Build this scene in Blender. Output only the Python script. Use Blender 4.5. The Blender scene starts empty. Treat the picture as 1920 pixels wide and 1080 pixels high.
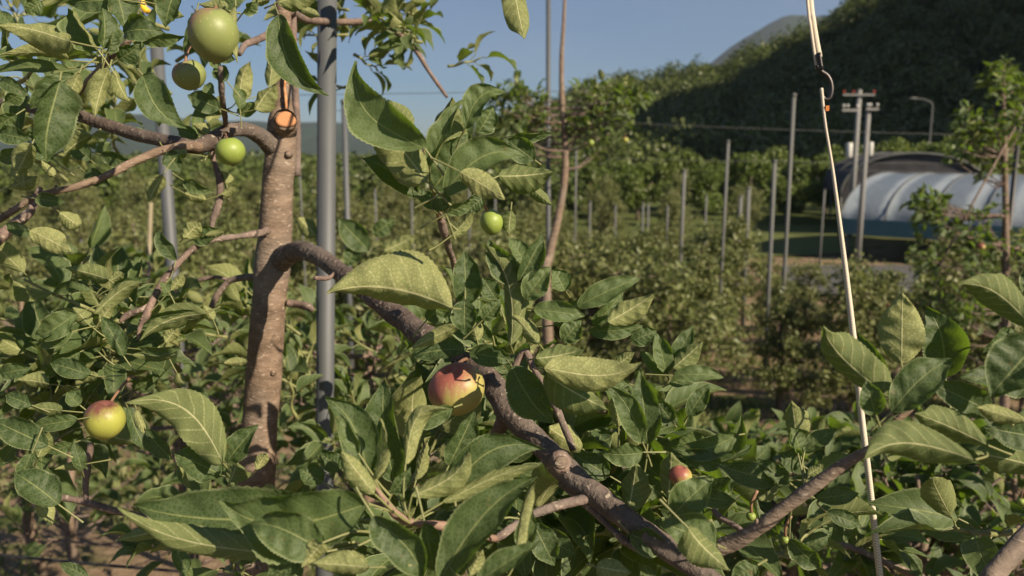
import bpy, math, random
import numpy as np
from mathutils import Vector, noise
random.seed(7); rng = np.random.default_rng(11)
S = bpy.context.scene
R_ = math.radians
# ---------------------------------------------------------------- camera
FPX = 1500.0; PITCH = R_(9.65); CAMZ = 1.75
cam = bpy.data.cameras.new('camera'); camo = bpy.data.objects.new('camera', cam)
S.collection.objects.link(camo); S.camera = camo
camo.location = (0, 0, CAMZ); camo.rotation_euler = (math.pi/2 - PITCH, 0, 0)
cam.sensor_width = 36; cam.lens = FPX/1920*36
cam.clip_start = 0.02; cam.clip_end = 20000
cam.dof.use_dof = True; cam.dof.focus_distance = 0.72; cam.dof.aperture_fstop = 8.2
# ---------------------------------------------------------------- light
SUN_EL = R_(33); SUN_AZ = R_(52)          # azimuth: to the right of straight behind the camera
sdir = Vector((math.sin(SUN_AZ)*math.cos(SUN_EL), -math.cos(SUN_AZ)*math.cos(SUN_EL), math.sin(SUN_EL)))
W = bpy.data.worlds.new('World'); S.world = W; W.use_nodes = True
wn = W.node_tree; bg = wn.nodes['Background']
sky = wn.nodes.new('ShaderNodeTexSky'); sky.sky_type = 'NISHITA'; sky.sun_disc = False
sky.sun_elevation = SUN_EL; sky.sun_rotation = math.atan2(sdir.x, sdir.y)
sky.air_density = 1.0; sky.dust_density = 0.4; sky.ozone_density = 7.0
wtc = wn.nodes.new('ShaderNodeTexCoord'); wmp = wn.nodes.new('ShaderNodeMapping'); wmp.inputs['Scale'].default_value = (1.2, 1.2, 5)
wnz = wn.nodes.new('ShaderNodeTexNoise'); wnz.inputs['Scale'].default_value = 2.6; wnz.inputs['Detail'].default_value = 5
wrm = wn.nodes.new('ShaderNodeValToRGB'); wrm.color_ramp.elements[0].position = .48; wrm.color_ramp.elements[1].position = .72; wrm.color_ramp.elements[1].color = (.12, .12, .12, 1)
wmx = wn.nodes.new('ShaderNodeMix'); wmx.data_type = 'RGBA'; wmx.inputs[7].default_value = (6.5, 6.2, 6.6, 1)      # thin high cloud
wn.links.new(wtc.outputs['Generated'], wmp.inputs[0]); wn.links.new(wmp.outputs[0], wnz.inputs['Vector']); wn.links.new(wnz.outputs['Fac'], wrm.inputs[0])
wn.links.new(wrm.outputs[0], wmx.inputs[0]); wn.links.new(sky.outputs[0], wmx.inputs[6]); wn.links.new(wmx.outputs[2], bg.inputs[0]); bg.inputs[1].default_value = 0.0405
sun = bpy.data.lights.new('sun', 'SUN'); suno = bpy.data.objects.new('sun', sun)
S.collection.objects.link(suno); sun.energy = 5.0; sun.angle = R_(0.5); sun.color = (1.0, 0.84, 0.63)
suno.rotation_euler = sdir.to_track_quat('Z', 'Y').to_euler()
S.view_settings.view_transform = 'Standard'; S.view_settings.look = 'None'
S.view_settings.exposure = 0.95; S.view_settings.gamma = 1
# ---------------------------------------------------------------- helpers
CF = np.array([0, math.cos(PITCH), -math.sin(PITCH)]); CU = np.array([0, math.sin(PITCH), math.cos(PITCH)])
CR = np.array([1.0, 0, 0]); CP = np.array([0, 0, CAMZ])
def P(px, py, d): return CP + d*(CF + (px-960)/FPX*CR + (540-py)/FPX*CU)
def gz(x, y):
    y = max(y, -6)
    return -3.6*(1-math.exp(-y*0.19/3.6)) if y > 0 else -0.19*y
def nrm(v): 
    n = np.linalg.norm(v); return v/n if n > 1e-9 else v
col = S.collection
class Acc:
    def __init__(s): s.v = []; s.f4 = []; s.f3 = []; s.a = []; s.n = 0
    def add(s, v, f4=None, f3=None, a=None):
        v = np.asarray(v, float).reshape(-1, 3)
        s.v.append(v)
        s.a.append(np.zeros((len(v), 3)) if a is None else np.asarray(a, float).reshape(-1, 3))
        if f4 is not None and len(f4): s.f4.append(np.asarray(f4, int)+s.n)
        if f3 is not None and len(f3): s.f3.append(np.asarray(f3, int)+s.n)
        s.n += len(v)
    def mesh(s, name, mat, smooth=True):
        v = np.concatenate(s.v); a = np.concatenate(s.a)
        f4 = np.concatenate(s.f4) if s.f4 else np.zeros((0, 4), int)
        f3 = np.concatenate(s.f3) if s.f3 else np.zeros((0, 3), int)
        me = bpy.data.meshes.new(name)
        me.vertices.add(len(v)); me.vertices.foreach_set('co', v.astype(np.float32).ravel())
        nl = f4.size+f3.size
        me.loops.add(nl); me.loops.foreach_set('vertex_index', np.concatenate([f4.ravel(), f3.ravel()]).astype(np.int32))
        me.polygons.add(len(f4)+len(f3))
        ls = np.concatenate([np.arange(len(f4))*4, len(f4)*4+np.arange(len(f3))*3]).astype(np.int32)
        me.polygons.foreach_set('loop_start', ls)
        me.polygons.foreach_set('use_smooth', np.full(len(f4)+len(f3), smooth, bool))
        at = me.attributes.new('luv', 'FLOAT_VECTOR', 'POINT'); at.data.foreach_set('vector', a.astype(np.float32).ravel())
        me.materials.append(mat); me.update(calc_edges=True); me.validate()
        return me
def mesh2(name, pairs):
    A = Acc(); cnt = []
    for k, (acc, m) in enumerate(pairs):
        if not acc.n: continue
        off = A.n; A.v += acc.v; A.a += acc.a
        A.f4 += [f+off for f in acc.f4]; A.f3 += [f+off for f in acc.f3]; A.n += acc.n
        cnt.append((sum(len(f) for f in acc.f4), sum(len(f) for f in acc.f3), k))
    me = A.mesh(name, pairs[0][1])
    for _, m in pairs[1:]: me.materials.append(m)
    mi = np.concatenate([np.full(c[0], c[2]) for c in cnt]+[np.full(c[1], c[2]) for c in cnt]).astype(np.int32)
    if len(mi) == len(me.polygons): me.polygons.foreach_set('material_index', mi)
    return me
def link(name, data, parent=None):
    o = bpy.data.objects.new(name, data); col.objects.link(o)
    if parent is not None: o.parent = parent
    return o
def build(name, acc, mat, parent=None, smooth=True, origin=None):
    if origin is not None:
        o3 = np.array(origin)
        acc.v = [v-o3 for v in acc.v]
    o = link(name, acc.mesh(name, mat, smooth), parent)
    if origin is not None: o.location = origin
    return o
def tag(o, label=None, cat=None, group=None, kind=None):
    if label: o['label'] = label
    if cat: o['category'] = cat
    if group: o['group'] = group
    if kind: o['kind'] = kind
    return o
def empty(name, label, cat, group=None, loc=(0, 0, 0)):
    o = link(name, None); o.location = loc; o.empty_display_size = .1
    return tag(o, label, cat, group)
def spline(pts, n):
    """Catmull-Rom through rows of pts (any columns), n samples a span"""
    p = np.asarray(pts, float)
    if len(p) < 3 and n > 1:
        return np.array([p[0]+(p[1]-p[0])*t for t in np.linspace(0, 1, n+1)])
    q = np.vstack([2*p[0]-p[1], p, 2*p[-1]-p[-2]]); out = []
    for i in range(1, len(q)-2):
        for k in range(n):
            t = k/n
            out.append(.5*((2*q[i])+(-q[i-1]+q[i+1])*t+(2*q[i-1]-5*q[i]+4*q[i+1]-q[i+2])*t*t+(-q[i-1]+3*q[i]-3*q[i+1]+q[i+2])*t**3))
    out.append(p[-1]); return np.array(out)
def tube(acc, pts, rad, seg=10, rough=0.0, cap=True, flat=1.0, nsc=30):
    pts = np.asarray(pts, float); n = len(pts); rad = np.broadcast_to(np.asarray(rad, float), (n,))
    tn = np.gradient(pts, axis=0); V = []
    u = nrm(np.cross(tn[0], [0.13, 0.2, 1.0] if abs(nrm(tn[0])[2]) < .9 else [1, 0, 0]))
    A = []
    for i in range(n):
        t = nrm(tn[i]); u = nrm(u-t*np.dot(u, t)); w = np.cross(t, u)
        for k in range(seg):
            an = 2*math.pi*k/seg
            d = math.cos(an)*u+math.sin(an)*w*flat
            r = rad[i]
            if rough: r *= 1+rough*noise.noise(Vector((pts[i]+d*r)*nsc))+rough*.6*noise.noise(Vector((pts[i]+d*r)*nsc*3))
            V.append(pts[i]+d*r); A.append((i/n, k/seg, 0))
    F = [(i*seg+k, i*seg+(k+1) % seg, (i+1)*seg+(k+1) % seg, (i+1)*seg+k) for i in range(n-1) for k in range(seg)]
    T = []
    if cap:
        V += [pts[0], pts[-1]]; A += [(0, 0, 0), (1, 0, 0)]; c0 = n*seg
        T = [(c0, (k+1) % seg, k) for k in range(seg)]+[(c0+1, (n-1)*seg+k, (n-1)*seg+(k+1) % seg) for k in range(seg)]
    acc.add(V, F, T, A)
def pxtube(acc, rows, n=6, seg=12, rough=.12, nsc=30, **k):
    """rows of (px, py, depth, width in px) -> tube"""
    w = np.array([list(P(a, b, d))+[wd*d/FPX/2] for a, b, d, wd in rows])
    s = spline(w, n); tube(acc, s[:, :3], s[:, 3], seg, rough, nsc=nsc, **k); return s
def box(acc, c, sx, sy, sz, rz=0.0, M=None):
    v = np.array([(x, y, z) for x in (-.5, .5) for y in (-.5, .5) for z in (-.5, .5)])*[sx, sy, sz]
    ca, sa = math.cos(rz), math.sin(rz)
    v = v@np.array([[ca, sa, 0], [-sa, ca, 0], [0, 0, 1]])
    acc.add(v+np.array(c), [(0, 1, 3, 2), (4, 6, 7, 5), (0, 4, 5, 1), (2, 3, 7, 6), (0, 2, 6, 4), (1, 5, 7, 3)])
# ---- one leaf as a curved, veined, toothed blade
def leaf(acc, B, T, Wd, N, curl=.1, fold=.25, bend=0., wave=.09, tip=0., nu=22, nv=8, tint=.5, ph=0.):
    ax = T-B; L = np.linalg.norm(ax); a = ax/L
    N = nrm(N-a*np.dot(N, a)); Sd = np.cross(a, N)
    t = np.linspace(0, 1, nu+1)[:, None]; v = np.linspace(-1, 1, nv+1)[None, :]
    tt = np.clip(t, 0, 1)
    prof = np.sin(math.pi*tt**.80)**.72*(1-.42*np.clip((tt-.72)/.28, 0, 1)**1.3)
    prof = np.maximum(prof, .015)
    hw = prof*Wd/2
    if nu >= 16: hw = hw*(1+.022*np.where(np.arange(nu+1) % 2 == 0, 1, -1)[:, None]*(np.abs(v) > .9))
    cen = a*0
    out = B+tt[..., None]*ax
    mid = 4*tt*(1-tt)
    out = out+(N*curl*L*mid[..., None])+(Sd*bend*L*(mid*(.6+.8*tt))[..., None])
    out = out-N*(tip*L*(tt**3-tt))[..., None]
    av = np.abs(v)
    und = wave*Wd*(np.sin(tt*13+ph+v*1.2)*.6+np.sin(tt*23+ph*2.3-v*2)*.3)*av**1.5
    fl = fold+.22*np.sin(ph+tt*4)*np.sign(v)*.6
    er = .30*np.sin(ph*1.7+tt*9)*.5+.16
    crk = .022*Wd*np.sin(tt*31+ph*3+np.sign(v)*1.3)*av*(1-av)*3
    out = out+Sd*(v*hw*(np.cos(fl*av**.5)-.10*av**5))[..., None]+N*(av**1.25*hw*np.sin(fl)+und+er*hw*av**6+crk)[..., None]
    A = np.zeros(out.shape); A[..., 0] = tt; A[..., 1] = v; A[..., 2] = tint
    m = nv+1
    F = [(i*m+j, i*m+j+1, (i+1)*m+j+1, (i+1)*m+j) for i in range(nu) for j in range(nv)]
    acc.add(out, np.array(F), None, A)
# ---------------------------------------------------------------- materials
def newmat(name):
    m = bpy.data.materials.new(name); m.use_nodes = True; nt = m.node_tree; nt.nodes.clear()
    out = nt.nodes.new('ShaderNodeOutputMaterial'); return m, nt, out
class NT:
    def __init__(s, nt): s.nt = nt
    def n(s, t, **k):
        x = s.nt.nodes.new(t)
        for a, b in k.items(): setattr(x, a, b)
        return x
    def l(s, a, b): s.nt.links.new(a, b)
    def math(s, op, a, b=None, c=None):
        x = s.n('ShaderNodeMath', operation=op)
        for i, q in enumerate((a, b, c)):
            if q is None: continue
            if isinstance(q, (int, float)): x.inputs[i].default_value = q
            else: s.l(q, x.inputs[i])
        return x.outputs[0]
    def mix(s, f, a, b, bt='MIX'):
        x = s.n('ShaderNodeMix', data_type='RGBA', blend_type=bt)
        for i, q in ((0, f), (6, a), (7, b)):
            if isinstance(q, (int, float)): x.inputs[i].default_value = q
            elif isinstance(q, tuple): x.inputs[i].default_value = q+(1,)
            else: s.l(q, x.inputs[i])
        return x.outputs[2]
    def ramp(s, f, *st):
        x = s.n('ShaderNodeValToRGB'); e = x.color_ramp.elements
        while len(e) < len(st): e.new(.5)
        for i, (p, c) in enumerate(st):
            e[i].position = p; e[i].color = (c if isinstance(c, tuple) else (c, c, c))+(1,)
        s.l(f, x.inputs[0]); return x.outputs[0]
    def noise(s, vec, sc, det=3, rough=.5):
        x = s.n('ShaderNodeTexNoise'); x.inputs['Scale'].default_value = sc; x.inputs['Detail'].default_value = det
        x.inputs['Roughness'].default_value = rough
        if vec is not None: s.l(vec, x.inputs['Vector'])
        return x.outputs['Fac']
    def bump(s, h, st, dist, nrmin=None):
        x = s.n('ShaderNodeBump'); x.inputs['Strength'].default_value = st; x.inputs['Distance'].default_value = dist
        s.l(h, x.inputs['Height'])
        if nrmin is not None: s.l(nrmin, x.inputs['Normal'])
        return x.outputs[0]
    def bsdf(s, colr, rough=.6, spec=.5, nor=None, **k):
        x = s.n('ShaderNodeBsdfPrincipled')
        if isinstance(colr, tuple): x.inputs['Base Color'].default_value = colr+(1,)
        else: s.l(colr, x.inputs['Base Color'])
        if isinstance(rough, (int, float)): x.inputs['Roughness'].default_value = rough
        else: s.l(rough, x.inputs['Roughness'])
        x.inputs['Specular IOR Level'].default_value = spec
        if nor is not None: s.l(nor, x.inputs['Normal'])
        for a, b in k.items(): x.inputs[a.replace('_', ' ')].default_value = b
        return x.outputs[0]
def leaf_mat(name, front_a, front_b, back_a, back_b, detail=True, trans=.3, tcol=(.22, .34, .05)):
    m, nt, out = newmat(name); q = NT(nt)
    at = q.n('ShaderNodeAttribute', attribute_name='luv'); sx = q.n('ShaderNodeSeparateXYZ'); q.l(at.outputs['Vector'], sx.inputs[0])
    t, v, tint = sx.outputs
    geo = q.n('ShaderNodeNewGeometry'); oi = q.n('ShaderNodeObjectInfo')
    tc = q.n('ShaderNodeTexCoord')
    fr = q.mix(tint, front_a, front_b); bk = q.mix(tint, back_a, back_b)
    nor = None; rough = .42
    if detail:
        av = q.math('ABSOLUTE', v)
        x = q.math('MULTIPLY', q.math('SUBTRACT', t, q.math('MULTIPLY', av, .22)), 7.0)
        x = q.math('ADD', x, q.math('MULTIPLY', q.noise(tc.outputs['Object'], 60, 1), .5))
        f = q.math('ABSOLUTE', q.math('SUBTRACT', q.math('FRACT', x), .5))
        lat = q.math('SUBTRACT', 1., q.math('SMOOTH_MIN', 1., q.math('MULTIPLY', f, 11.), .2))
        lat = q.math('MAXIMUM', lat, 0.)
        mid = q.math('MAXIMUM', q.math('SUBTRACT', 1., q.math('MULTIPLY', av, 20.)), 0.)
        edge = q.ramp(av, (.86, 0.), (.97, 1.))
        nz = q.noise(tc.outputs['Object'], 45, 4); fine = q.n('ShaderNodeTexVoronoi', feature='DISTANCE_TO_EDGE'); fine.inputs['Scale'].default_value = 330
        q.l(tc.outputs['Object'], fine.inputs['Vector'])
        ret = q.math('SUBTRACT', 1., q.math('MINIMUM', q.math('MULTIPLY', fine.outputs['Distance'], 5.), 1.))
        fr = q.mix(q.math('MULTIPLY', nz, .6), fr, front_b)
        fr = q.mix(q.math('MULTIPLY', lat, .24), fr, (.13, .18, .06))
        fr = q.mix(q.math('MULTIPLY', ret, .30), fr, (.17, .21, .10))
        fr = q.mix(q.math('MULTIPLY', mid, .75), fr, (.30, .33, .13))
        fr = q.mix(q.math('MULTIPLY', edge, .6), fr, (.30, .34, .18))
        bk = q.mix(q.math('MULTIPLY', lat, .5), bk, (.48, .48, .24))
        bk = q.mix(q.math('MULTIPLY', ret, .50), bk, (.10, .13, .045))
        bk = q.mix(q.math('MULTIPLY', mid, .9), bk, (.60, .58, .32))
        # rare brown specks and blemishes
        sp = q.ramp(q.noise(tc.outputs['Object'], 130, 2), (.70, 0.), (.76, 1.))
        fr = q.mix(q.math('MULTIPLY', sp, .5), fr, (.16, .10, .04)); bk = q.mix(q.math('MULTIPLY', sp, .35), bk, (.2, .13, .06))
        h = q.math('ADD', q.math('MULTIPLY', q.math('SQRT', f), 1.2), q.math('MULTIPLY', nz, .9))
        h = q.math('SUBTRACT', h, q.math('ADD', q.math('MULTIPLY', mid, .8), q.math('MULTIPLY', ret, .22)))
        nor = q.bump(h, .5, .0007)
        rough = q.ramp(nz, (.2, .50), (.8, .68))
    else:
        nz = q.noise(None, 5, 2); q.l(tc.outputs['Object'], nt.nodes[-1].inputs['Vector'])
        fr = q.mix(nz, fr, front_b)
        fr = q.mix(q.math('MULTIPLY', oi.outputs['Random'], .35), fr, (front_b[0]*1.2, front_b[1]*.9, front_b[2]))
    a = q.bsdf(fr, rough, .34, nor); b = q.bsdf(bk, .75, .25, nor)
    mx = q.n('ShaderNodeMixShader'); q.l(geo.outputs['Backfacing'], mx.inputs[0]); q.l(a, mx.inputs[1]); q.l(b, mx.inputs[2])
    tr = q.n('ShaderNodeBsdfTranslucent'); tr.inputs[0].default_value = tcol+(1,)
    if nor is not None: q.l(nor, tr.inputs['Normal'])
    m2 = q.n('ShaderNodeMixShader'); m2.inputs[0].default_value = trans; q.l(mx.outputs[0], m2.inputs[1]); q.l(tr.outputs[0], m2.inputs[2])
    q.l(m2.outputs[0], out.inputs[0]); return m
LEAF = leaf_mat('apple_leaf', (.014, .034, .011), (.080, .118, .038), (.135, .162, .062), (.30, .31, .13), True, .28, (.21, .36, .022))
FLEAF = leaf_mat('orchard_leaf', (.058, .090, .026), (.160, .182, .064), (.13, .15, .065), (.22, .23, .11), False, .25, (.2, .26, .06))
WOODL = leaf_mat('wood_leaf', (.012, .032, .010), (.095, .130, .030), (.05, .07, .02), (.09, .11, .04), False, .2, (.12, .18, .03))
def bark_mat(name, c1, c2, c3, vert=True, bs=.7):
    m, nt, out = newmat(name); q = NT(nt); tc = q.n('ShaderNodeTexCoord'); mp = q.n('ShaderNodeMapping')
    q.l(tc.outputs['Object'], mp.inputs[0]); mp.inputs['Scale'].default_value = (1, 1, 2.6) if vert else (1.5, 1.5, 1.5)
    n1 = q.noise(mp.outputs[0], 28, 5, .65); n2 = q.noise(mp.outputs[0], 130, 3); n3 = q.noise(tc.outputs['Object'], 9, 2)
    c = q.ramp(n1, (.3, c1), (.55, c2), (.75, c3))
    c = q.mix(q.math('MULTIPLY', q.ramp(n3, (.4, 0.), (.7, 1.)), .35), c, (.20, .19, .17))
    len_ = q.ramp(n2, (.62, 0.), (.68, 1.))
    c = q.mix(q.math('MULTIPLY', len_, .6), c, (.42, .35, .28))
    h = q.math('ADD', n1, q.math('MULTIPLY', n2, .6))
    q.l(q.bsdf(c, .8, .25, q.bump(h, bs*1.3, .003)), out.inputs[0]); return m
BARK = bark_mat('young_bark', (.095, .066, .046), (.19, .135, .097), (.26, .195, .145))
TWIG = bark_mat('twig_bark', (.09, .065, .055), (.17, .12, .10), (.28, .19, .15), False)
FBARK = bark_mat('far_bark', (.10, .075, .06), (.18, .13, .10), (.24, .18, .14), True, .2)
def simple(name, colr, rough=.6, spec=.5, metal=0., var=.15, sc=20, bs=.0, stretch=None):
    m, nt, out = newmat(name); q = NT(nt); tc = q.n('ShaderNodeTexCoord'); vec = tc.outputs['Object']
    if stretch:
        mp = q.n('ShaderNodeMapping'); q.l(vec, mp.inputs[0]); mp.inputs['Scale'].default_value = stretch; vec = mp.outputs[0]
    nz = q.noise(vec, sc, 4, .6)
    c = q.mix(nz, tuple(x*(1-var*1.6) for x in colr), tuple(min(1, x*(1+var)) for x in colr))
    nor = q.bump(nz, bs, .002) if bs else None
    q.l(q.bsdf(c, rough, spec, nor, Metallic=metal), out.inputs[0]); return m
STEEL = simple('galvanised_steel', (.10, .108, .115), .6, .4, .25, .22, 14, .15, (1, 1, .25))
POSTW = simple('weathered_post', (.125, .13, .125), .7, .3, 0, .25, 3, 0, (1, 1, .2))
CONC = simple('concrete_pole', (.21, .21, .205), .8, .3, 0, .15, 2)
CUT = None
def cutmat():
    m, nt, out = newmat('cut_wood'); q = NT(nt); tc = q.n('ShaderNodeTexCoord'); at = q.n('ShaderNodeAttribute', attribute_name='luv')
    sx = q.n('ShaderNodeSeparateXYZ'); q.l(at.outputs['Vector'], sx.inputs[0])
    w = q.math('SINE', q.math('ADD', q.math('MULTIPLY', sx.outputs[0], 34.), q.math('MULTIPLY', q.noise(tc.outputs['Object'], 120, 3), 4.)))
    c = q.mix(q.math('ADD', q.math('MULTIPLY', w, .35), .5), (.40, .17, .07), (.55, .28, .14))
    c = q.mix(q.ramp(sx.outputs[0], (.82, 0.), (.98, 1.)), c, (.20, .09, .05))
    q.l(q.bsdf(c, .75, .3, q.bump(w, .4, .0006)), out.inputs[0]); return m
CUT = cutmat()
PETI = simple('leaf_stalk', (.20, .21, .085), .5, .4, 0, .3, 40)
PETR = simple('reddish_stalk', (.25, .14, .085), .5, .4, 0, .3, 40)
def apple_mat(name, green, blush, amount, ax=(0.6, -.2, .75)):
    m, nt, out = newmat(name); q = NT(nt); tc = q.n('ShaderNodeTexCoord')
    g = q.n('ShaderNodeTexCoord'); vn = q.n('ShaderNodeVectorMath', operation='NORMALIZE'); q.l(tc.outputs['Object'], vn.inputs[0])
    dp = q.n('ShaderNodeVectorMath', operation='DOT_PRODUCT'); q.l(vn.outputs[0], dp.inputs[0]); dp.inputs[1].default_value = ax
    nz = q.noise(tc.outputs['Object'], 50, 4); mp = q.n('ShaderNodeMapping'); q.l(tc.outputs['Object'], mp.inputs[0]); mp.inputs['Scale'].default_value = (1, 1, .12)
    st = q.noise(mp.outputs[0], 260, 3)
    f = q.math('ADD', dp.outputs['Value'], q.math('MULTIPLY', q.math('SUBTRACT', st, .5), .7))
    f = q.math('ADD', f, q.math('MULTIPLY', q.math('SUBTRACT', nz, .5), .8))
    f = q.ramp(f, (.5-amount, 0.), (.5-amount+.55, 1.))
    c = q.mix(f, q.mix(nz, green, tuple(x*1.25 for x in green)), blush)
    vo = q.n('ShaderNodeTexVoronoi'); vo.inputs['Scale'].default_value = 230; q.l(tc.outputs['Object'], vo.inputs['Vector'])
    sp = q.ramp(vo.outputs['Distance'], (.12, 1.), (.2, 0.))
    c = q.mix(q.math('MULTIPLY', sp, .28), c, (.50, .45, .28))
    q.l(q.bsdf(c, .46, .38, q.bump(nz, .35, .0014), Subsurface_Weight=.0), out.inputs[0]); return m
AP_G = apple_mat('green_apple_skin', (.175, .205, .068), (.24, .12, .085), .28, (-.7, 0, .6))
AP_R = apple_mat('blushed_apple_skin', (.29, .255, .08), (.27, .085, .065), .50, (-.55, -.1, .75))
AP_H = apple_mat('halfred_apple_skin', (.27, .28, .055), (.15, .06, .045), .30, (-.3, 0, .95))
AP_S = apple_mat('small_green_skin', (.19, .25, .05), (.25, .3, .06), -.5)
BLACK = simple('black_plastic', (.02, .02, .022), .5, .5, 0, .2, 30)
DARKM = simple('dark_metal', (.06, .055, .055), .4, .5, .8, .3, 60, .1)
def rope_mat():
    m, nt, out = newmat('braided_cord'); q = NT(nt); at = q.n('ShaderNodeAttribute', attribute_name='luv')
    sx = q.n('ShaderNodeSeparateXYZ'); q.l(at.outputs['Vector'], sx.inputs[0])
    w = q.math('SINE', q.math('ADD', q.math('MULTIPLY', sx.outputs[0], 2600.), q.math('MULTIPLY', sx.outputs[1], 12.566)))
    c = q.mix(q.math('ADD', q.math('MULTIPLY', w, .5), .5), (.44, .37, .28), (.72, .65, .53))
    q.l(q.bsdf(c, .75, .3, q.bump(w, .3, .0005)), out.inputs[0]); return m
ROPE = rope_mat()
YEL = simple('yellow_plastic', (.85, .50, .02), .4, .5, 0, .08, 20)
# ---------------------------------------------------------------- ground, terrain
def ground():
    xs = np.concatenate([np.linspace(-2500, -60, 16)[:-1], np.linspace(-60, 60, 121), np.linspace(60, 2500, 16)[1:]])
    ys = np.concatenate([np.linspace(-400, -10, 6)[:-1], np.linspace(-10, 60, 141), np.linspace(60, 300, 30)[1:], np.linspace(300, 6000, 12)[1:]])
    V = []
    for y in ys:
        for x in xs:
            z = gz(x, y)
            if -60 < x < 60 and -10 < y < 60: z += .05*noise.noise(Vector((x*.7, y*.7, 0)))+.02*noise.noise(Vector((x*3, y*3, 0)))
            V.append((x, y, z))
    nx = len(xs); F = [(j*nx+i, j*nx+i+1, (j+1)*nx+i+1, (j+1)*nx+i) for j in range(len(ys)-1) for i in range(nx-1)]
    a = Acc(); a.add(V, F)
    m, nt, out = newmat('orchard_soil'); q = NT(nt); tc = q.n('ShaderNodeTexCoord'); sx = q.n('ShaderNodeSeparateXYZ'); q.l(tc.outputs['Object'], sx.inputs[0])
    n1 = q.noise(tc.outputs['Object'], .9, 4, .6); n2 = q.noise(tc.outputs['Object'], 9, 5, .65); n3 = q.noise(tc.outputs['Object'], 60, 3)
    soil = q.ramp(n2, (.3, (.15, .10, .065)), (.55, (.25, .175, .115)), (.75, (.33, .245, .165)))
    straw = q.ramp(n3, (.45, 0.), (.62, 1.)); soil = q.mix(q.math('MULTIPLY', straw, .35), soil, (.36, .29, .17))
    grass = q.ramp(n2, (.3, (.045, .065, .02)), (.7, (.12, .14, .045)))
    g = q.ramp(n1, (.52, 0.), (.60, 1.)); far = q.ramp(q.math('MULTIPLY', sx.outputs[1], .01), (.35, 0.), (.5, 1.))
    g = q.math('MAXIMUM', g, far)
    c = q.mix(g, soil, grass)
    q.l(q.bsdf(c, .95, .1, q.bump(q.math('ADD', n2, n3), .8, .03)), out.inputs[0])
    tag(build('ground', a, m), kind='structure')
ground()
# hills: heightfields; hillh(x,y) of the wooded hill on the right
def sm(e0, e1, x):
    t = min(1, max(0, (x-e0)/(e1-e0))); return t*t*(3-2*t)
def hillh(x, y):
    # crest height wanted along the line of sight bearing u=x/y
    u = x/max(y, 1)
    crest = np.interp(u, [-.10, 0.0, .06, .16, .25, .36, .41, .50, .62, .9, 1.4], [0, .034, .063, .084, .090, .124, .168, .225, .285, .34, .3])
    base = 105; top = 260
    k = sm(base, top, y)
    h = crest*(top+8)*k
    n = noise.noise(Vector((x*.02, y*.02, 1)))*6+noise.noise(Vector((x*.05, y*.05, 4)))*3
    return -3.6+h+n*k*.7*min(1, crest*8)*(1 if y < 270 else .5)
def field(name, hf, x0, x1, y0, y1, nx, ny, mat):
    V = [(x, y, hf(x, y)) for y in np.linspace(y0, y1, ny) for x in np.linspace(x0, x1, nx)]
    F = [(j*nx+i, j*nx+i+1, (j+1)*nx+i+1, (j+1)*nx+i) for j in range(ny-1) for i in range(nx-1)]
    a = Acc(); a.add(V, F); return tag(build(name, a, mat), kind='structure')
HILLM = simple('forest_floor', (.045, .055, .025), .95, .1, 0, .4, .2)
FARM = simple('far_forest', (.032, .050, .030), .95, .1, 0, .35, .012)
field('hillside', hillh, -60, 420, 100, 330, 90, 60, HILLM)
def ridgeh(x, y):   # added ridge out of frame on the right, profile shaped to shade the hillside
    dx = (x-190)/45; h = float(np.interp(y, [-80, -42, -24, 40, 117, 148, 180, 219, 260, 330], [0, 8, 142, 155, 130, 100, 80, 58, 42, 0]))
    return -4+h*math.exp(-dx*dx)*(1+.04*noise.noise(Vector((x*.03, y*.03, 0))))
field('unseen_shade_ridge', ridgeh, 100, 330, -230, 300, 50, 90, HILLM)
def farh(x, y):
    u = x/y; c = np.interp(u, [-1.2, -.6, -.42, -.3, -.24, -.18, -.12, 0, .1, .2, .27, .33, .40, .5, .8], [.06, .05, .045, .038, .040, .030, .018, .02, .03, .07, .130, .163, .168, .12, .1])
    k = sm(2200, 2900, y); n = noise.noise(Vector((x*.004, y*.004, 2)))*22+noise.noise(Vector((x*.012, y*.012, 2)))*9
    return -6+(c*2900+n)*k
field('far_mountains', farh, -3800, 2800, 2150, 3400, 150, 16, FARM)
# ---------------------------------------------------------------- foliage clouds (small leaf faces)
def cloud_leaves(acc, C, size, nrmb=None, jit=.8, aspect=.5, tint=None):
    """C: (n,3) centres; two triangles folded along the midrib for each"""
    n = len(C)
    d = rng.normal(size=(n, 3)); d[:, 2] -= .25; d /= np.linalg.norm(d, axis=1)[:, None]
    nn = rng.normal(size=(n, 3))*jit+(nrmb if nrmb is not None else np.array([0, 0, 1.]))
    nn -= d*(nn*d).sum(1)[:, None]; nn /= np.linalg.norm(nn, axis=1)[:, None]
    s = np.cross(d, nn); L = (size*rng.uniform(.65, 1.2, n))[:, None]
    b = C-d*L/2; t = C+d*L/2; m = C+nn*L*.05*0
    l = C-s*L*aspect/2+nn*L*.10-d*L*.05; r = C+s*L*aspect/2+nn*L*.10-d*L*.05
    V = np.stack([b, l, t, r], 1).reshape(-1, 3)
    A = np.zeros((n, 4, 3)); A[:, :, 2] = (rng.uniform(0, 1, n) if tint is None else tint)[:, None]; A[:, 1, 1] = -1; A[:, 3, 1] = 1; A[:, 2, 0] = 1
    k = np.arange(n)*4
    F = np.concatenate([np.stack([k, k+1, k+2], 1), np.stack([k, k+2, k+3], 1)])
    acc.add(V, None, F[:, ::-1], A)
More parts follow.
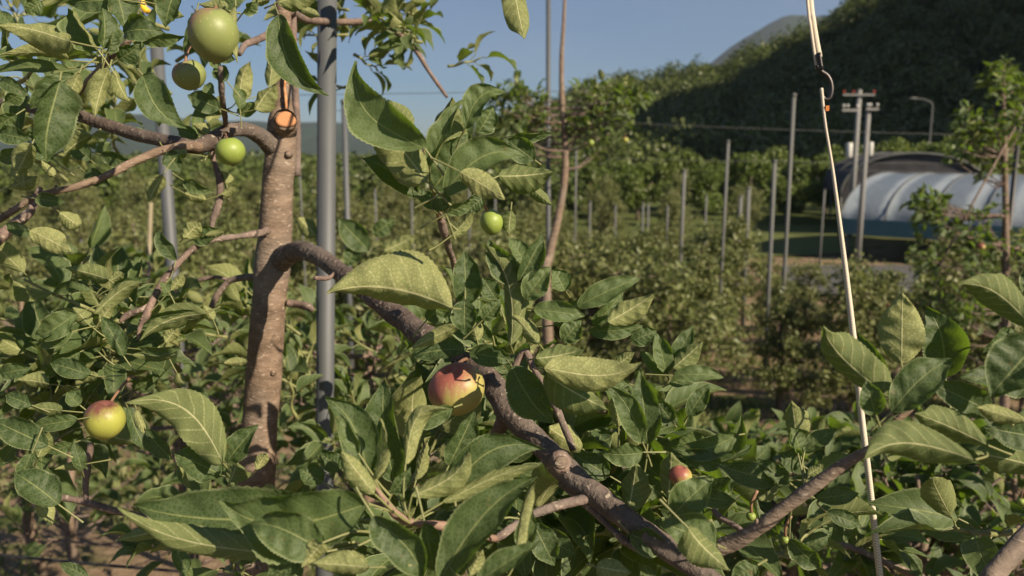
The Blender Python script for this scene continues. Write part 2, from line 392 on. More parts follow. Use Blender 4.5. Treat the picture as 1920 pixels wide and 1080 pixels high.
def orchard_template(seed, h, spread, nl, ls, low=.14, top=None):
    r = random.Random(seed); tr = Acc(); cr = Acc()
    pts = [(0, 0, -.1)]; x = y = 0
    for i in range(1, 6): x += r.uniform(-.04, .04); y += r.uniform(-.04, .04); pts.append((x, y, h*i/5))
    s = spline(pts, 3); tube(tr, s, np.linspace(.032, .008, len(s)), 7)
    C = []
    limbs = []
    for i in range(17):
        z = low*h+(h*.95-low*h)*i/17; an = i*2.4+r.uniform(-.5, .5); ln = spread*(1-.55*(z/h))*r.uniform(.7, 1.25)
        p0 = np.array([0, 0, z]); dr = np.array([math.cos(an), math.sin(an), r.uniform(.05, .5)])
        p1 = p0+dr*ln*.5; p2 = p0+dr*ln+np.array([0, 0, -.12*ln])
        q = spline([p0, p1, p2], 3); tube(tr, q, np.linspace(.013, .004, len(q)), 5, cap=False)
        limbs.append(q)
    per = nl//len(limbs)
    for q in limbs:
        for c in range(9):      # leaf clusters at spurs
            t = r.uniform(.15, 1.08)*(len(q)-1); i = min(int(t), len(q)-2); c0 = q[i]+(q[i+1]-q[i])*(t-i)
            c0 = c0+np.array([r.gauss(0, .07), r.gauss(0, .07), r.gauss(.02, .08)])
            C.append(c0+rng.normal(size=(per//9, 3))*.062)
    for k in range(4): C.append(np.array([0, 0, h*(.8+.07*k)])+rng.normal(size=(per//8, 3))*[.09, .09, .09])
    cloud_leaves(cr, np.concatenate(C), ls, aspect=.52)
    return tr.mesh('trunk', FBARK), cr.mesh('crown', FLEAF)
TPL = [orchard_template(i, random.uniform(1.9, 2.45), random.uniform(.75, 1.0), 4000, .088) for i in range(6)]
def put_tree(tp, x, y, sc=1, rz=0, label='low leafy apple tree in the out of focus orchard rows', group='apple trees in the orchard rows behind', cat='tree', name='apple_tree', dz=0):
    o = empty(name, label, cat, group, (x, y, gz(x, y)+dz)); o.rotation_euler = (random.uniform(-.05, .05), random.uniform(-.05, .05), rz); o.scale = (sc,)*3
    link('trunk', tp[0], o); link('crown', tp[1], o); return o
cnt = 0
for row, (yy, dx, sc) in enumerate([(9.3, 1.0, .98), (11.6, 1.15, 1.0), (14.2, 1.3, 1.03), (17.2, 1.6, 1.05), (21, 1.9, 1.08), (25.5, 2.3, 1.3), (31, 2.8, 1.45), (38, 3.3, 1.55), (47, 4.0, 1.7), (57, 4.6, 1.9)]):
    lim = yy*.70+1; x = -lim+random.uniform(0, dx)
    while x < lim:
        X = x+random.gauss(0, .12); Y = yy+random.gauss(0, .3)-.10*X
        u = X/max(Y, .1)
        ok = True
        if Y > 19 and u > .345: ok = False
        if Y > 27 and u > .30: ok = False           # yard and shed
        if .345 < u < .54 and Y > 22: ok = False
        if .31 < u < .54: sc2 = .80 if Y < 13 else .66
        else: sc2 = 1
        if ok and random.random() > .05:
            rw = 'nearest blurred' if Y < 12.8 else 'middle' if Y < 23 else 'farthest'
            pl = 'left of the main trunk' if u < -.30 else 'between the main trunk and the leaning bare leader' if u < .06 else 'below the dark hill' if u < .30 else 'right of the tall slim post, before the shed'
            put_tree(TPL[random.randrange(6)], X, Y, sc*random.uniform(.85, 1.12)*((1.08 if yy < 16 else 1.0 if yy < 24 else .85) if .07 < u < .31 else sc2), random.uniform(0, 6.28), 'low apple tree, %s rows, %s' % (rw, pl), 'apple trees, %s rows, %s' % (rw, pl)); cnt += 1
        x += dx*random.uniform(.85, 1.15)
print('orchard trees', cnt)
# hillside forest: one mass
def forest(name, pts, rad, hgt, per, ls):
    a = Acc(); C = []; NB = []; TN = []
    for (x, y, z), r0, h0 in zip(pts, rad, hgt):
        n = per; d = rng.normal(size=(n, 3)); d /= np.linalg.norm(d, axis=1)[:, None]; d[:, 2] = np.abs(d[:, 2])*1.0-.15
        rr = rng.uniform(.75, 1.05, n)[:, None]
        lump = 1+.25*np.sin(d[:, :1]*5+x)*np.cos(d[:, 1:2]*4+y)
        C.append(np.array([x, y, z+h0*.35])+d*rr*lump*np.array([r0, r0, h0*.65])); NB.append(d*1.6); TN.append(np.clip(np.full(n, random.random()**1.4)+rng.normal(size=n)*.06, 0, 1))
    cloud_leaves(a, np.concatenate(C), ls, np.concatenate(NB), .6, .8, np.concatenate(TN))
    return tag(build(name, a, WOODL), kind='stuff')
pts = []; rad = []; hg = []
for i in range(1700):
    y = 104+160*random.random(); x = random.uniform(-.13, .9)*y
    z = hillh(x, y)
    if x/y < -.02 and hillh(x, y) < -1: continue
    pts.append((x, y, z)); r_ = random.uniform(1.8, 5.4); rad.append(r_); hg.append(r_*random.uniform(1.3, 2.2))
forest('hillside_wood', pts, rad, hg, 280, .8)
pts = []; rad = []; hg = []
for i in range(1500):                       # the valley's far left edge, beyond the orchard
    y = random.uniform(64, 210); x = random.uniform(-.72, .13)*y
    pts.append((x, y, -3.5)); rad.append(random.uniform(1.4, 3.4)); hg.append(random.uniform(2.4, 5.6))
forest('valley_scrub', pts, rad, hg, 100, .6)
# broadleaf trees at the hill foot
def wood_template(seed, h, r0, n, ls):
    r = random.Random(seed); tr = Acc(); cr = Acc(); tube(tr, [(0, 0, -.2), (.1, 0, h*.4), (0, .1, h*.75)], [.16, .11, .05], 7)
    for k in range(4): an = k*1.6; tube(tr, [(0.05, 0, h*.3), (math.cos(an)*r0*.6, math.sin(an)*r0*.6, h*.65)], [.07, .03], 5)
    C = []; NB = []
    for k in range(16):
        c = np.array([r.gauss(0, r0*.42), r.gauss(0, r0*.42), h*r.uniform(.25, .88)]); m = n//16
        d = rng.normal(size=(m, 3)); d /= np.linalg.norm(d, axis=1)[:, None]
        C.append(c+d*rng.uniform(.6, 1.1, m)[:, None]*r0*r.uniform(.3, .5)); NB.append(d*1.2)
    cloud_leaves(cr, np.concatenate(C), ls, np.concatenate(NB), .7, .7)
    return tr.mesh('trunk', FBARK), cr.mesh('crown', WLEAF2)
WLEAF2 = leaf_mat('valley_leaf', (.050, .095, .020), (.11, .15, .032), (.08, .11, .03), (.12, .15, .05), False, .25, (.18, .28, .04))
WT = [wood_template(40+i, 5.4, 2.0, 3600, .34) for i in range(4)]
for i, (px, d, sc) in enumerate([(1105, 66, .8), (1150, 72, .9), (1195, 62, .85), (1240, 70, .95), (1285, 74, 1.0), (1322, 64, .8), (1360, 70, 1.0), (1405, 66, .95), (1445, 74, 1.05), (1500, 70, 1.0), (1545, 64, .95), (1590, 72, 1.1), (1660, 66, 1.15), (1700, 74, 1.2), (1745, 62, 1.15), (1795, 70, 1.25), (1840, 60, 1.2), (1890, 66, 1.3), (1470, 60, .7), (1070, 76, .8)]):
    x = (px-960)/FPX*d
    put_tree(WT[i % 4], x, d, sc, i*1.3, *( ('bushy green tree at the hill foot %s' % q_, 'broadleaf trees at the hill foot %s' % q_) for q_ in ['left of the tall slim post' if px < 1485 else 'between the tall slim post and the utility poles' if px < 1610 else 'above the shed roof'] ).__next__(), 'tree', 'broadleaf_tree')
# ---------------------------------------------------------------- grass
def grass():
    a = Acc(); n = 26000
    x = rng.uniform(-1, 1, n); y = rng.uniform(2.2, 17, n); x = x*(y*.7+.5)
    keep = np.array([noise.noise(Vector((p*.9, q*.9, 3.3))) > .02 for p, q in zip(x, y)]); x = x[keep]; y = y[keep]
    n = len(x); z = np.array([gz(p, q) for p, q in zip(x, y)])
    C = []
    h = rng.uniform(.04, .16, n); an = rng.uniform(0, 6.28, n); w = rng.uniform(.004, .010, n)*(1+y/8)
    lean = rng.normal(size=(n, 2))*.5
    s = np.stack([np.cos(an), np.sin(an), 0*an], 1)*w[:, None]; B = np.stack([x, y, z-.01], 1)
    M = B+np.stack([lean[:, 0]*h*.4, lean[:, 1]*h*.4, h*.6], 1); T = B+np.stack([lean[:, 0]*h, lean[:, 1]*h, h], 1)
    V = np.stack([B-s, B+s, M+s*.8, M-s*.8, T], 1).reshape(-1, 3); k = np.arange(n)*5
    A = np.zeros((n, 5, 3)); A[:, :, 2] = rng.uniform(0, 1, n)[:, None]
    a.add(V, np.stack([k, k+1, k+2, k+3], 1), np.stack([k+3, k+2, k+4], 1), A)
    tag(build('grass', a, FLEAF), kind='stuff')
grass()
# yard, field by the shed
def patch(name, pts, mat, dz=.012):
    a = Acc(); V = []; n = 14
    p = np.array(pts, float)
    for j in range(n+1):
        for i in range(n+1):
            u, v = i/n, j/n
            q = (1-v)*((1-u)*p[0]+u*p[1])+v*((1-u)*p[3]+u*p[2]); V.append((q[0], q[1], gz(q[0], q[1])+dz+.02))
    F = [(j*(n+1)+i, j*(n+1)+i+1, (j+1)*(n+1)+i+1, (j+1)*(n+1)+i) for j in range(n) for i in range(n)]
    a.add(V, F); tag(build(name, a, mat), kind='structure')
YARD = simple('gravel_yard', (.10, .10, .098), .9, .2, 0, .3, 3)
patch('yard', [(8.6, 24), (13.5, 24), (17, 33), (11.2, 33)], YARD, .05)
FIELD = simple('grass_field', (.11, .13, .045), .95, .1, 0, .3, 1.2)
patch('grass_field', [(9.0, 36), (17, 38), (24, 56), (15, 56)], FIELD, .06)
# ---------------------------------------------------------------- posts
def post(px, top, d, w, label, mat=POSTW, dx=0, cap=True, name='orchard_post', grp='thin orchard posts in the middle distance', low=None):
    t = P(px, top, d); b = P(px+dx, top+100, d); dirx = (b-t)[0]/100
    x, y = t[0], t[1]; r = w*d/FPX/2; g = gz(x, y)-.15; lx = 0
    if low:                                    # a lean: where the post passes lower down
        dv = P(low[0], low[1], 1)-CP; q = CP+dv*(t[1]/dv[1]); lx = (t[0]-q[0])/(t[2]-q[2]); x = t[0]-lx*(t[2]-g)
    e = empty(name, label, 'post', grp, (x, y, g))
    a = Acc(); lean = lx if low else random.uniform(-.008, .008)
    s = np.array([(0, 0, 0), (lean*(t[2]-g)*.5, 0, (t[2]-g)*.5), (lean*(t[2]-g), 0, t[2]-g)]); tube(a, s, r, 12, cap=True)
    build('shaft', a, mat, e)
    if cap:
        c = Acc(); tube(c, [(s[2][0], 0, t[2]-g-.02), (s[2][0], 0, t[2]-g+.012), (s[2][0], 0, t[2]-g+.02)], [r*1.18, r*1.18, r*.5], 12); build('cap', c, mat, e)
    return e
post(614, -60, 1.42, 37, 'thick grey steel post standing right beside the main apple trunk', STEEL, cap=False, name='steel_post', grp=None, low=(609, 850))
post(291, 60, 3.0, 24, 'grey steel post behind the left branches with a yellow clip at its top', STEEL, name='steel_post', grp=None, cap=False)
post(640, 190, 7.5, 11, 'short thin grey post seen just right of the thick steel post', STEEL, grp=None)
post(1036, -40, 5.2, 9, 'tall thin stake beside the bare leader of the tree behind the centre', STEEL, grp=None)
post(1491, 178, 9.0, 7.5, 'tall slim post in front of the dark hill, nearest left of the cord', POSTW, grp=None)
post(1455, 302, 11, 8, 'shorter stout grey post just left of the tall slim post', POSTW, grp=None)
post(1281, 320, 15, 7, 'pale post with slanted top standing alone against the green trees', POSTW, grp=None)
post(1362, 265, 13, 6, 'post half hidden by a leafy sapling before the hill', POSTW, grp=None)
post(1390, 368, 18, 8, 'left one of two short posts standing close together', POSTW, grp=None)
post(1405, 352, 18, 8, 'right and taller one of two short posts standing close together', POSTW, grp=None)
post(1915, 230, 6.5, 9, 'dark slim post at the right edge of the picture', BLACK, grp=None)
for i, (px, t, d) in enumerate([(1080, 270, 20), (1106, 372, 22), (1155, 378, 24), (1205, 374, 24), (1216, 376, 26), (1252, 380, 26), (1325, 360, 21), (772, 370, 16), (705, 350, 18), (560, 190, 9), (150, 440, 12), (233, 420, 13), (1480, 330, 30), (1545, 350, 30), (880, 330, 17), (930, 345, 19)]):
    q_ = 'left of the main trunk' if px < 500 else 'between the main trunk and the leaning bare leader' if px < 1000 else 'below the dark hill'
    post(px, t+6, d, 3.8, 'thin far post among the orchard rows %s' % q_, grp='thin far posts %s' % q_)
for px, t, d, bx in ((283, 380, 3.3, 272),):
    a = Acc(); tube(a, [P(px, t, d), P(bx, 700, d)], 8*d/FPX/2, 8); tag(build('bamboo_cane', a, simple('bamboo', (.25, .215, .14), .6, .4, 0, .25, 12)), 'thin pale bamboo cane leaning beside the grey post at left', 'cane')
a = Acc(); tube(a, [P(1925, 200, 5.5), P(1830, 370, 5.5), P(1760, 500, 5.5)], [.007, .008, .009], 8); tag(build('bamboo_cane', a, TWIG), 'thin brown cane leaning across the tree at the right edge', 'cane')
# yellow clip on the left post
a = Acc()
c = P(291, 8, 3.0); 
for k in (-1, 1):
    s = [c+np.array([k*.026, 0, .035]), c+np.array([k*.044, -.012, .01]), c+np.array([k*.036, -.016, -.018]), c+np.array([k*.02, -.02, -.03])]
    tube(a, spline(s, 4), [.012]*13, 10)
tube(a, [c+np.array([-.03, -.02, -.028]), c+np.array([0, -.034, -.034]), c+np.array([.03, -.02, -.028])], .006, 8)
tag(build('post_clip', a, YEL), 'bright yellow plastic clip around the grey post at the top left', 'clip')
# ---------------------------------------------------------------- wires, drip line
WIRE = simple('wire', (.12, .12, .12), .5, .5, .5, .1, 10)
def wire(p0, p1, r, label, mat=WIRE, name='trellis_wire', sag=.0, cat='wire'):
    a = Acc(); p0 = np.array(p0); p1 = np.array(p1); s = [p0+(p1-p0)*t-np.array([0, 0, sag*4*t*(1-t)]) for t in np.linspace(0, 1, 13)]
    tube(a, s, r, 6); tag(build(name, a, mat), label, cat)
wire(P(1000, 222, 10), P(1980, 256, 10), .0028, 'upper thin wire crossing the dark hill', sag=.03)
wire(P(1000, 293, 11), P(1980, 306, 11), .0028, 'lower thin wire crossing the dark hill at tree top height', sag=.03)
wire(P(560, 178, 5.2), P(1130, 170, 5.2), .0022, 'thin wire passing through the crown of the tree behind the centre')
wire(P(600, 208, 8), P(760, 206, 8), .003, 'short length of wire seen against the sky beside the thick post')
wire(P(1560, 318, 20), P(1990, 330, 20), .006, 'thin wire in front of the shed roof')
wire(P(-200, 1018, 2.3), P(560, 1086, 2.15), .0042, 'black irrigation pipe stretched low above the soil at bottom left', BLACK, 'drip_pipe', .01, 'pipe')
# ---------------------------------------------------------------- shed
def shed():
    e0 = P(1577, 412, 36); org = np.array([e0[0], e0[1], 0]); ze = e0[2]; gr = gz(e0[0], e0[1])
    c = np.array([.64, .77, 0]); ax = np.array([.77, -.64, 0]); half = 6.6; rise = P(1700, 324, 41)[2]-ze; Ln = 15
    root = empty('arched_shed', 'arched shed with pale grey plastic roof and teal eaves band, beside the utility poles', 'shed', None, (org[0], org[1], gr))
    off = np.array([org[0], org[1], gr])
    PL = None
    m, nt, out = newmat('greenhouse_film'); q = NT(nt); at = q.n('ShaderNodeAttribute', attribute_name='luv'); sx = q.n('ShaderNodeSeparateXYZ'); q.l(at.outputs['Vector'], sx.inputs[0])
    tc = q.n('ShaderNodeTexCoord'); nz = q.noise(tc.outputs['Object'], .8, 5, .6)
    st = q.math('SINE', q.math('ADD', q.math('MULTIPLY', sx.outputs[0], 58.), q.math('MULTIPLY', nz, 1.5)))
    cc = q.mix(q.ramp(st, (.0, 0.), (.9, 1.)), (.14, .17, .20), (.30, .34, .365)); cc = q.mix(q.ramp(nz, (.35, 0.), (.75, .5)), cc, (.15, .18, .21))
    q.l(q.bsdf(cc, .35, .5, q.bump(nz, .6, .15)), out.inputs[0]); PL = m
    NET = simple('black_net', (.035, .035, .038), .85, .2, 0, .3, 3, .5)
    TEAL = simple('teal_band', (.05, .13, .16), .6, .4, 0, .2, 2)
    def arch(a0, a1, r, l0, l1, nn=18, nl=30, sagw=0.):
        acc = Acc(); V = []; A = []
        for j in range(nl+1):
            for i in range(nn+1):
                an = math.pi*(a0+(a1-a0)*i/nn); l = l0+(l1-l0)*j/nl
                p = org+c*(half-half*r*math.cos(an))+ax*l; z = ze+rise*(r)*math.sin(an)+sagw*.5*math.cos(j*math.pi*2*10/nl)
                V.append((p[0], p[1], z)); A.append((l/15, i/nn, 0))
        F = [(j*(nn+1)+i, j*(nn+1)+i+1, (j+1)*(nn+1)+i+1, (j+1)*(nn+1)+i) for j in range(nl) for i in range(nn)]
        acc.add(V, F, None, A); return acc
    build('roof', arch(0, 1, 1, 0, Ln, 30, 60, .025), PL, root, origin=None).location = -off
    for k in range(9):
        a = Acc(); pts = []
        for i in range(21):
            an = math.pi*i/20; p = org+c*(half-half*1.012*math.cos(an))+ax*(k*Ln/8); pts.append((p[0], p[1], ze+rise*1.012*math.sin(an)))
        tube(a, pts, .035, 6); build('rib', a, STEEL, root).location = -off
    for sgn, cc0 in ((0, 0.), (1, 2*half)):
        a = Acc(); p = org+c*(cc0+(-.04 if sgn == 0 else .04))+ax*Ln/2; box(a, (p[0], p[1], ze-.28), Ln, .06, .72, math.atan2(ax[1], ax[0])); build('eaves_band', a, TEAL, root, False).location = -off
    for k in range(5):
        for cc0 in (.12, 2*half-.12):
            a = Acc(); p = org+c*cc0+ax*(.3+k*(Ln-.6)/4); tube(a, [(p[0], p[1], gr-.1), (p[0], p[1], ze-.3)], .06, 8); build('leg', a, STEEL, root).location = -off
    a = Acc(); p = org+c*(2*half-.3)+ax*Ln/2; box(a, (p[0], p[1], (gr+ze-.6)/2), Ln-.5, .08, ze-.6-gr, math.atan2(ax[1], ax[0])); build('back_wall', a, simple('dark_sheet', (.05, .055, .06), .8, .2, 0, .3, 2), root, False).location = -off
    a = Acc(); V = [];
    for i in range(25):
        an = math.pi*i/24; p = org+c*(half-half*.985*math.cos(an))+ax*.1; V += [(p[0], p[1], ze+rise*.985*math.sin(an)), (p[0], p[1], ze-.1)]
    a.add(V, [(2*i, 2*i+1, 2*i+3, 2*i+2) for i in range(24)]); build('gable_sheet', a, PL, root).location = -off
shed()
def net_house():      # taller arched frame under black net, end-on behind the shed
    d = 47; b = P(1712, 375, d); g = gz(b[0], b[1]); zt = P(1712, 288, d)[2]; zs = P(1712, 372, d)[2]; hw = 126*d/FPX; ang = -.30
    e = empty('net_house', 'dark arched net covered frame rising behind the pale shed roof', 'net house', None, (b[0], b[1], g)); e.rotation_euler = (0, 0, ang)
    m, nt, out = newmat('black_shade_net'); q = NT(nt); tc = q.n('ShaderNodeTexCoord'); nz = q.noise(tc.outputs['Object'], 1.4, 5)
    q.l(q.bsdf(q.mix(nz, (.018, .018, .02), (.075, .075, .08)), .85, .2, q.bump(nz, .5, .1)), out.inputs[0])
    a = Acc(); V = []; nn = 24; L = 14; nl = 28
    for jx in range(nl+1):
        for i in range(nn+1):
            an = math.pi*i/nn; V.append((-hw*math.cos(an), L*jx/nl, zs-g+(zt-zs)*math.sin(an)**.8+.04*math.cos(jx*math.pi*2/4)))
    a.add(V, [(jx*(nn+1)+i, jx*(nn+1)+i+1, (jx+1)*(nn+1)+i+1, (jx+1)*(nn+1)+i) for jx in range(nl) for i in range(nn)]); build('net_roof', a, m, e)
    a = Acc(); V = []
    for i in range(nn+1): an = math.pi*i/nn; V += [(-hw*.985*math.cos(an), .1, zs-g+(zt-zs)*.985*math.sin(an)**.8), (-hw*.985*math.cos(an), .1, zs-g-.3)]
    a.add(V, [(2*i, 2*i+1, 2*i+3, 2*i+2) for i in range(nn)]); build('net_gable', a, m, e)
    for y in (-.05, L/2, L):
        a = Acc(); tube(a, [(-hw*1.01*math.cos(math.pi*i/24), y, zs-g+(zt-zs)*1.012*math.sin(math.pi*i/24)**.8) for i in range(25)], .07, 6); build('hoop', a, POSTW, e)
        for k in (-1, 1): a = Acc(); tube(a, [(k*hw, y, -.1), (k*hw, y, zs-g)], .06, 6); build('leg', a, POSTW, e)
net_house()
# things stored under the shed roof: a few stacked crates, dim
CR_ = simple('crate_plastic', (.16, .17, .17), .7, .3, 0, .2, 3)
# ---------------------------------------------------------------- utility poles
def upole(px, top, d, w, label, arms, boxes, red=False):
    t = P(px, top, d); g = gz(t[0], t[1]); H = t[2]-g
    e = empty('utility_pole', label, 'utility pole', None, (t[0], t[1], g)); r = w*d/FPX/2
    a = Acc(); tube(a, [(0, 0, -.2), (0, 0, H*.5), (0, 0, H)], [r*1.15, r, r*.85], 12); build('shaft', a, CONC, e)
    INS = simple('red_insulator', (.40, .05, .04), .4, .5) if red else simple('grey_insulator', (.45, .45, .44), .4, .5)
    for (dy, x0, x1) in arms:
        z = H-dy*d/FPX; a = Acc(); xa, xb = x0*d/FPX, x1*d/FPX; box(a, ((xa+xb)/2, -r-.06, z), xb-xa, .09, .09); arm = build('crossarm', a, CONC, e, False)
        for xx in (xa+.06, xb-.06, xa+(xb-xa)*.33):
            a = Acc(); tube(a, [(xx, -r-.06, z+.04), (xx, -r-.06, z+.13), (xx, -r-.06, z+.15), (xx, -r-.06, z+.24)], [.03, .03, .07, .04], 8); build('insulator', a, INS, arm)
    for (dx, dy, hh, ww) in boxes:
        z = H-dy*d/FPX; a = Acc(); R0 = ww*d/FPX/2; h2 = hh*d/FPX
        tube(a, [(dx*d/FPX, 0, z-h2/2), (dx*d/FPX, 0, z-h2*.42), (dx*d/FPX, 0, z+h2*.42), (dx*d/FPX, 0, z+h2/2)], [R0*.8, R0, R0, R0*.7], 14); build('transformer', a, simple('pale_grey_paint', (.50, .50, .47), .5, .4), e)
        a = Acc(); box(a, (dx*d/FPX/2, 0, z), abs(dx*d/FPX), .08, .1); build('bracket', a, CONC, e, False)
    return e
upole(1612, 168, 46, 10, 'concrete utility pole behind the shed with red tipped crossarm', [(10, -34, 26)], [(-12, 112, 28, 12)], True)
upole(1629, 200, 33, 10, 'grey pole in front of the shed with short pale crossarm near its top', [(7, -53, -22), (5, -8, 15)], [(9, 78, 26, 10)])
t = P(1748, 205, 60); g = gz(t[0], t[1])
e = empty('street_lamp', 'dim curved street lamp against the dark hill above the shed', 'street lamp', None, (t[0], t[1], g)); H = t[2]-g
a = Acc(); s = spline([(0, 0, 0), (0, 0, H*.7), (0, 0, H), (-.15, 0, H+.5), (-.8, 0, H+.75), (-1.3, 0, H+.8)], 5); tube(a, s, np.linspace(.07, .035, len(s)), 8); build('shaft', a, POSTW, e)
a = Acc(); s = [(-1.2, 0, H+.8), (-1.5, 0, H+.82), (-1.9, 0, H+.76)]; tube(a, s, [.05, .09, .04], 8); build('lamp_head', a, POSTW, e)
# ---------------------------------------------------------------- cord with hook
root = empty('hanging_cord', 'pale woven cord with dark metal hook hanging down in front of the hill', 'cord', None, tuple(P(1535, 110, .95)))
off = -np.array(P(1535, 110, .95))
a = Acc(); s = pxtube(a, [(1490, -320, .98, 13), (1517, -20, .96, 14), (1524, 40, .95, 14), (1531, 85, .95, 15), (1536, 108, .95, 14)], 10, 10, 0, flat=.8); build('strap', a, ROPE, root).location = off
a = Acc(); pxtube(a, [(1485, -320, .975, 6), (1513, -10, .955, 6), (1520, 50, .945, 6), (1527, 100, .945, 6), (1532, 128, .945, 6)], 10, 8, 0); build('thin_cord', a, ROPE, root).location = off
a = Acc(); pxtube(a, [(1534, 100, .94, 15), (1540, 132, .94, 14)], 4, 10, 0.0, flat=.6)
pxtube(a, [(1531, 122, .94, 7), (1540, 134, .94, 9), (1551, 142, .94, 9), (1558, 156, .94, 9), (1559, 172, .94, 9), (1555, 184, .94, 8), (1547, 186, .94, 7), (1541, 178, .94, 6)], 8, 10, 0.03); build('hook', a, DARKM, root).location = off
a = Acc(); pxtube(a, [(1540, 166, .935, 8), (1547, 230, .93, 6), (1560, 310, .92, 7), (1572, 400, .91, 9), (1587, 520, .9, 12), (1602, 650, .89, 14), (1613, 760, .89, 14), (1626, 870, .88, 14), (1650, 1080, .87, 15), (1690, 1400, .86, 15)], 10, 10, 0, flat=.8); build('cord', a, ROPE, root).location = off
a = Acc(); box(a, P(1551, 203, .93), .004, .002, .006, 0); build('tag', a, simple('orange_tag', (.5, .16, .03), .5, .4), root, False).location = off

# ---------------------------------------------------------------- haze
def haze():
    a = Acc(); box(a, (-200, 1500, 350), 9000, 5400, 760); m, nt, out = newmat('haze_air')
    v = nt.nodes.new('ShaderNodeVolumePrincipled'); v.inputs['Color'].default_value = (.72, .82, 1, 1); v.inputs['Density'].default_value = .00011; v.inputs['Anisotropy'].default_value = .3
    nt.links.new(v.outputs[0], out.inputs['Volume']); tag(build('haze', a, m, smooth=False), kind='stuff')
haze()
# ================================================================ THE MAIN TREE
LIMB = bark_mat('limb_bark', (.055, .040, .034), (.105, .080, .068), (.17, .13, .105), False, 1.0)
def tree_root(label, x, y): return empty('apple_tree', label, 'tree', None, (x, y, gz(x, y)))
def kid(name, acc, mat, parent, org):      # child of a thing (or of its part, whose own origin is the thing's)
    o = link(name, acc.mesh(name, mat), parent); 
    if parent.parent is None: o.location = -np.array(org)
    return o
T1 = P(485, 820, 1.10); ROOT_XY = (T1[0]-.02, T1[1]-.05)
main = tree_root('nearest apple tree with smooth brown trunk and big drooping leaves, orange pruning cut', *ROOT_XY); MO = np.array(main.location)
def kid2(name, pairs, parent, org):
    o = link(name, mesh2(name, pairs), parent)
    if parent.parent is None: o.location = -np.array(org)
    return o
CAMV = np.array([0, 0, CAMZ])
def petiole(acc, h, b, r=.0007, a=None):
    L = np.linalg.norm(h-b); a = nrm(b-h) if a is None else a
    if L > .055: h = b+(h-b)/L*.035; L = .035
    if np.dot(h-b, -a) < .35*L: h = b-a*.022+nrm(h-b)*.006; L = .022
    m = (h+b)*.5-a*L*.12; tube(acc, spline([h, m, b], 3), [r*1.4, r*1.25, r*1.1, r, r, r, r][:7], 6, cap=False)
class Cluster:
    """the leaves of one shoot: a blade mesh and its stalks"""
    def __init__(s, hub=None): s.G = []; s.hub = hub
    def group(s, B):
        for g in s.G:
            if np.linalg.norm(g[0]-B) < .11: g[0] = g[0]*.8+B*.2; return g
        s.G.append([B.copy(), Acc(), Acc()]); return s.G[-1]
    def lf(s, bx, by, tx, ty, w, d, dt=0., roll=0., curl=.08, fold=.25, bend=0., tip=0., wave=.09, tint=None, hub=None):
        B = P(bx, by, d); T = P(tx, ty, d+dt); ax = T-B; L = np.linalg.norm(ax)
        V = nrm(CAMV-(B+T)/2); a = ax/L; N = nrm(V-a*np.dot(V, a)); Sd = np.cross(a, N); r = R_(roll)
        N2 = N*math.cos(r)+Sd*math.sin(r)
        cr = max(abs(math.cos(r)), .45)
        if math.cos(r) < -.6 and fold == .25: fold = .62; cr *= .88
        Wd = w*d/FPX/cr
        g = s.group(B if (hub or s.hub) is None else P(*(hub or s.hub)) if np.linalg.norm(P(*(hub or s.hub))-B) < .12 else B)
        leaf(g[1], B, T, Wd*1.22, N2, curl+random.gauss(0, .025), fold, bend, wave, tip, 44 if L > .04 else 24, 10, random.random() if tint is None else tint, random.uniform(0, 6))
        h = hub if hub is not None else s.hub
        if h is not None:
            h3 = P(*h); 
            if np.linalg.norm(h3-B) > .10: h3 = B-a*.007-V*.012
        else: h3 = B-a*random.uniform(.008, .014)-V*.010
        petiole(g[2], h3, B, a=a)
        return s
    def leaves(s, rows):
        for r in rows: s.lf(*r[0], **(r[1] if len(r) > 1 else {}))
        return s
    def make(s, parent, org, pm=None):
        for g in s.G: kid2('leaf_cluster', [(g[1], LEAF), (g[2], pm or PETI)], parent, org)
def branch(rows, parent=None, mat=None, rough=.14, n=6, seg=12, knots=0, nsc=45):
    parent = parent or main; mat = mat or LIMB
    a = Acc(); s = pxtube(a, rows, n, seg, rough, nsc=nsc)
    for k in range(knots):
        i = random.randrange(2, len(s)-2); r = s[i][3]; dr = nrm(np.array([random.gauss(0, 1), random.gauss(0, 1)-.6, random.gauss(0, 1)+.3]))
        c = s[i][:3]; L = r*random.uniform(1.3, 1.9); tube(a, [c, c+dr*L*.8, c+dr*L], [r*.5, r*.36, r*.16], 8, .2, nsc=80)
    kid('branch', a, mat, parent, MO if parent is main else parent.location); return [o for o in parent.children if o.name.startswith('branch')][-1] if False else bpy.data.objects[[x.name for x in col.objects][-1]], s
# trunk
a = Acc()
tr = [(532, -260, 1.13, 24), (531, -60, 1.13, 27), (531, 40, 1.12, 29), (529, 120, 1.12, 32), (529, 190, 1.12, 36), (529, 235, 1.12, 52), (526, 290, 1.12, 57), (520, 360, 1.12, 57), (517, 430, 1.12, 61), (511, 500, 1.12, 66), (505, 560, 1.12, 62), (499, 640, 1.12, 64), (493, 720, 1.12, 66), (487, 800, 1.12, 65), (481, 900, 1.12, 66), (474, 1010, 1.12, 68), (466, 1120, 1.12, 70)]
w = np.array([list(P(x, y, d))+[wd*d/FPX/2] for x, y, d, wd in tr]); last = w[-1]
w = np.vstack([w, [last[0]-.02, last[1]+.0, last[2]-.35, .030], [last[0]-.03, last[1], gz(last[0], last[1])+.1, .034], [last[0]-.03, last[1], gz(last[0], last[1])-.1, .044]])
s = spline(w, 12); tube(a, s[:, :3], s[:, 3], 28, .05, nsc=22)
trunk = kid('trunk', a, BARK, main, MO)
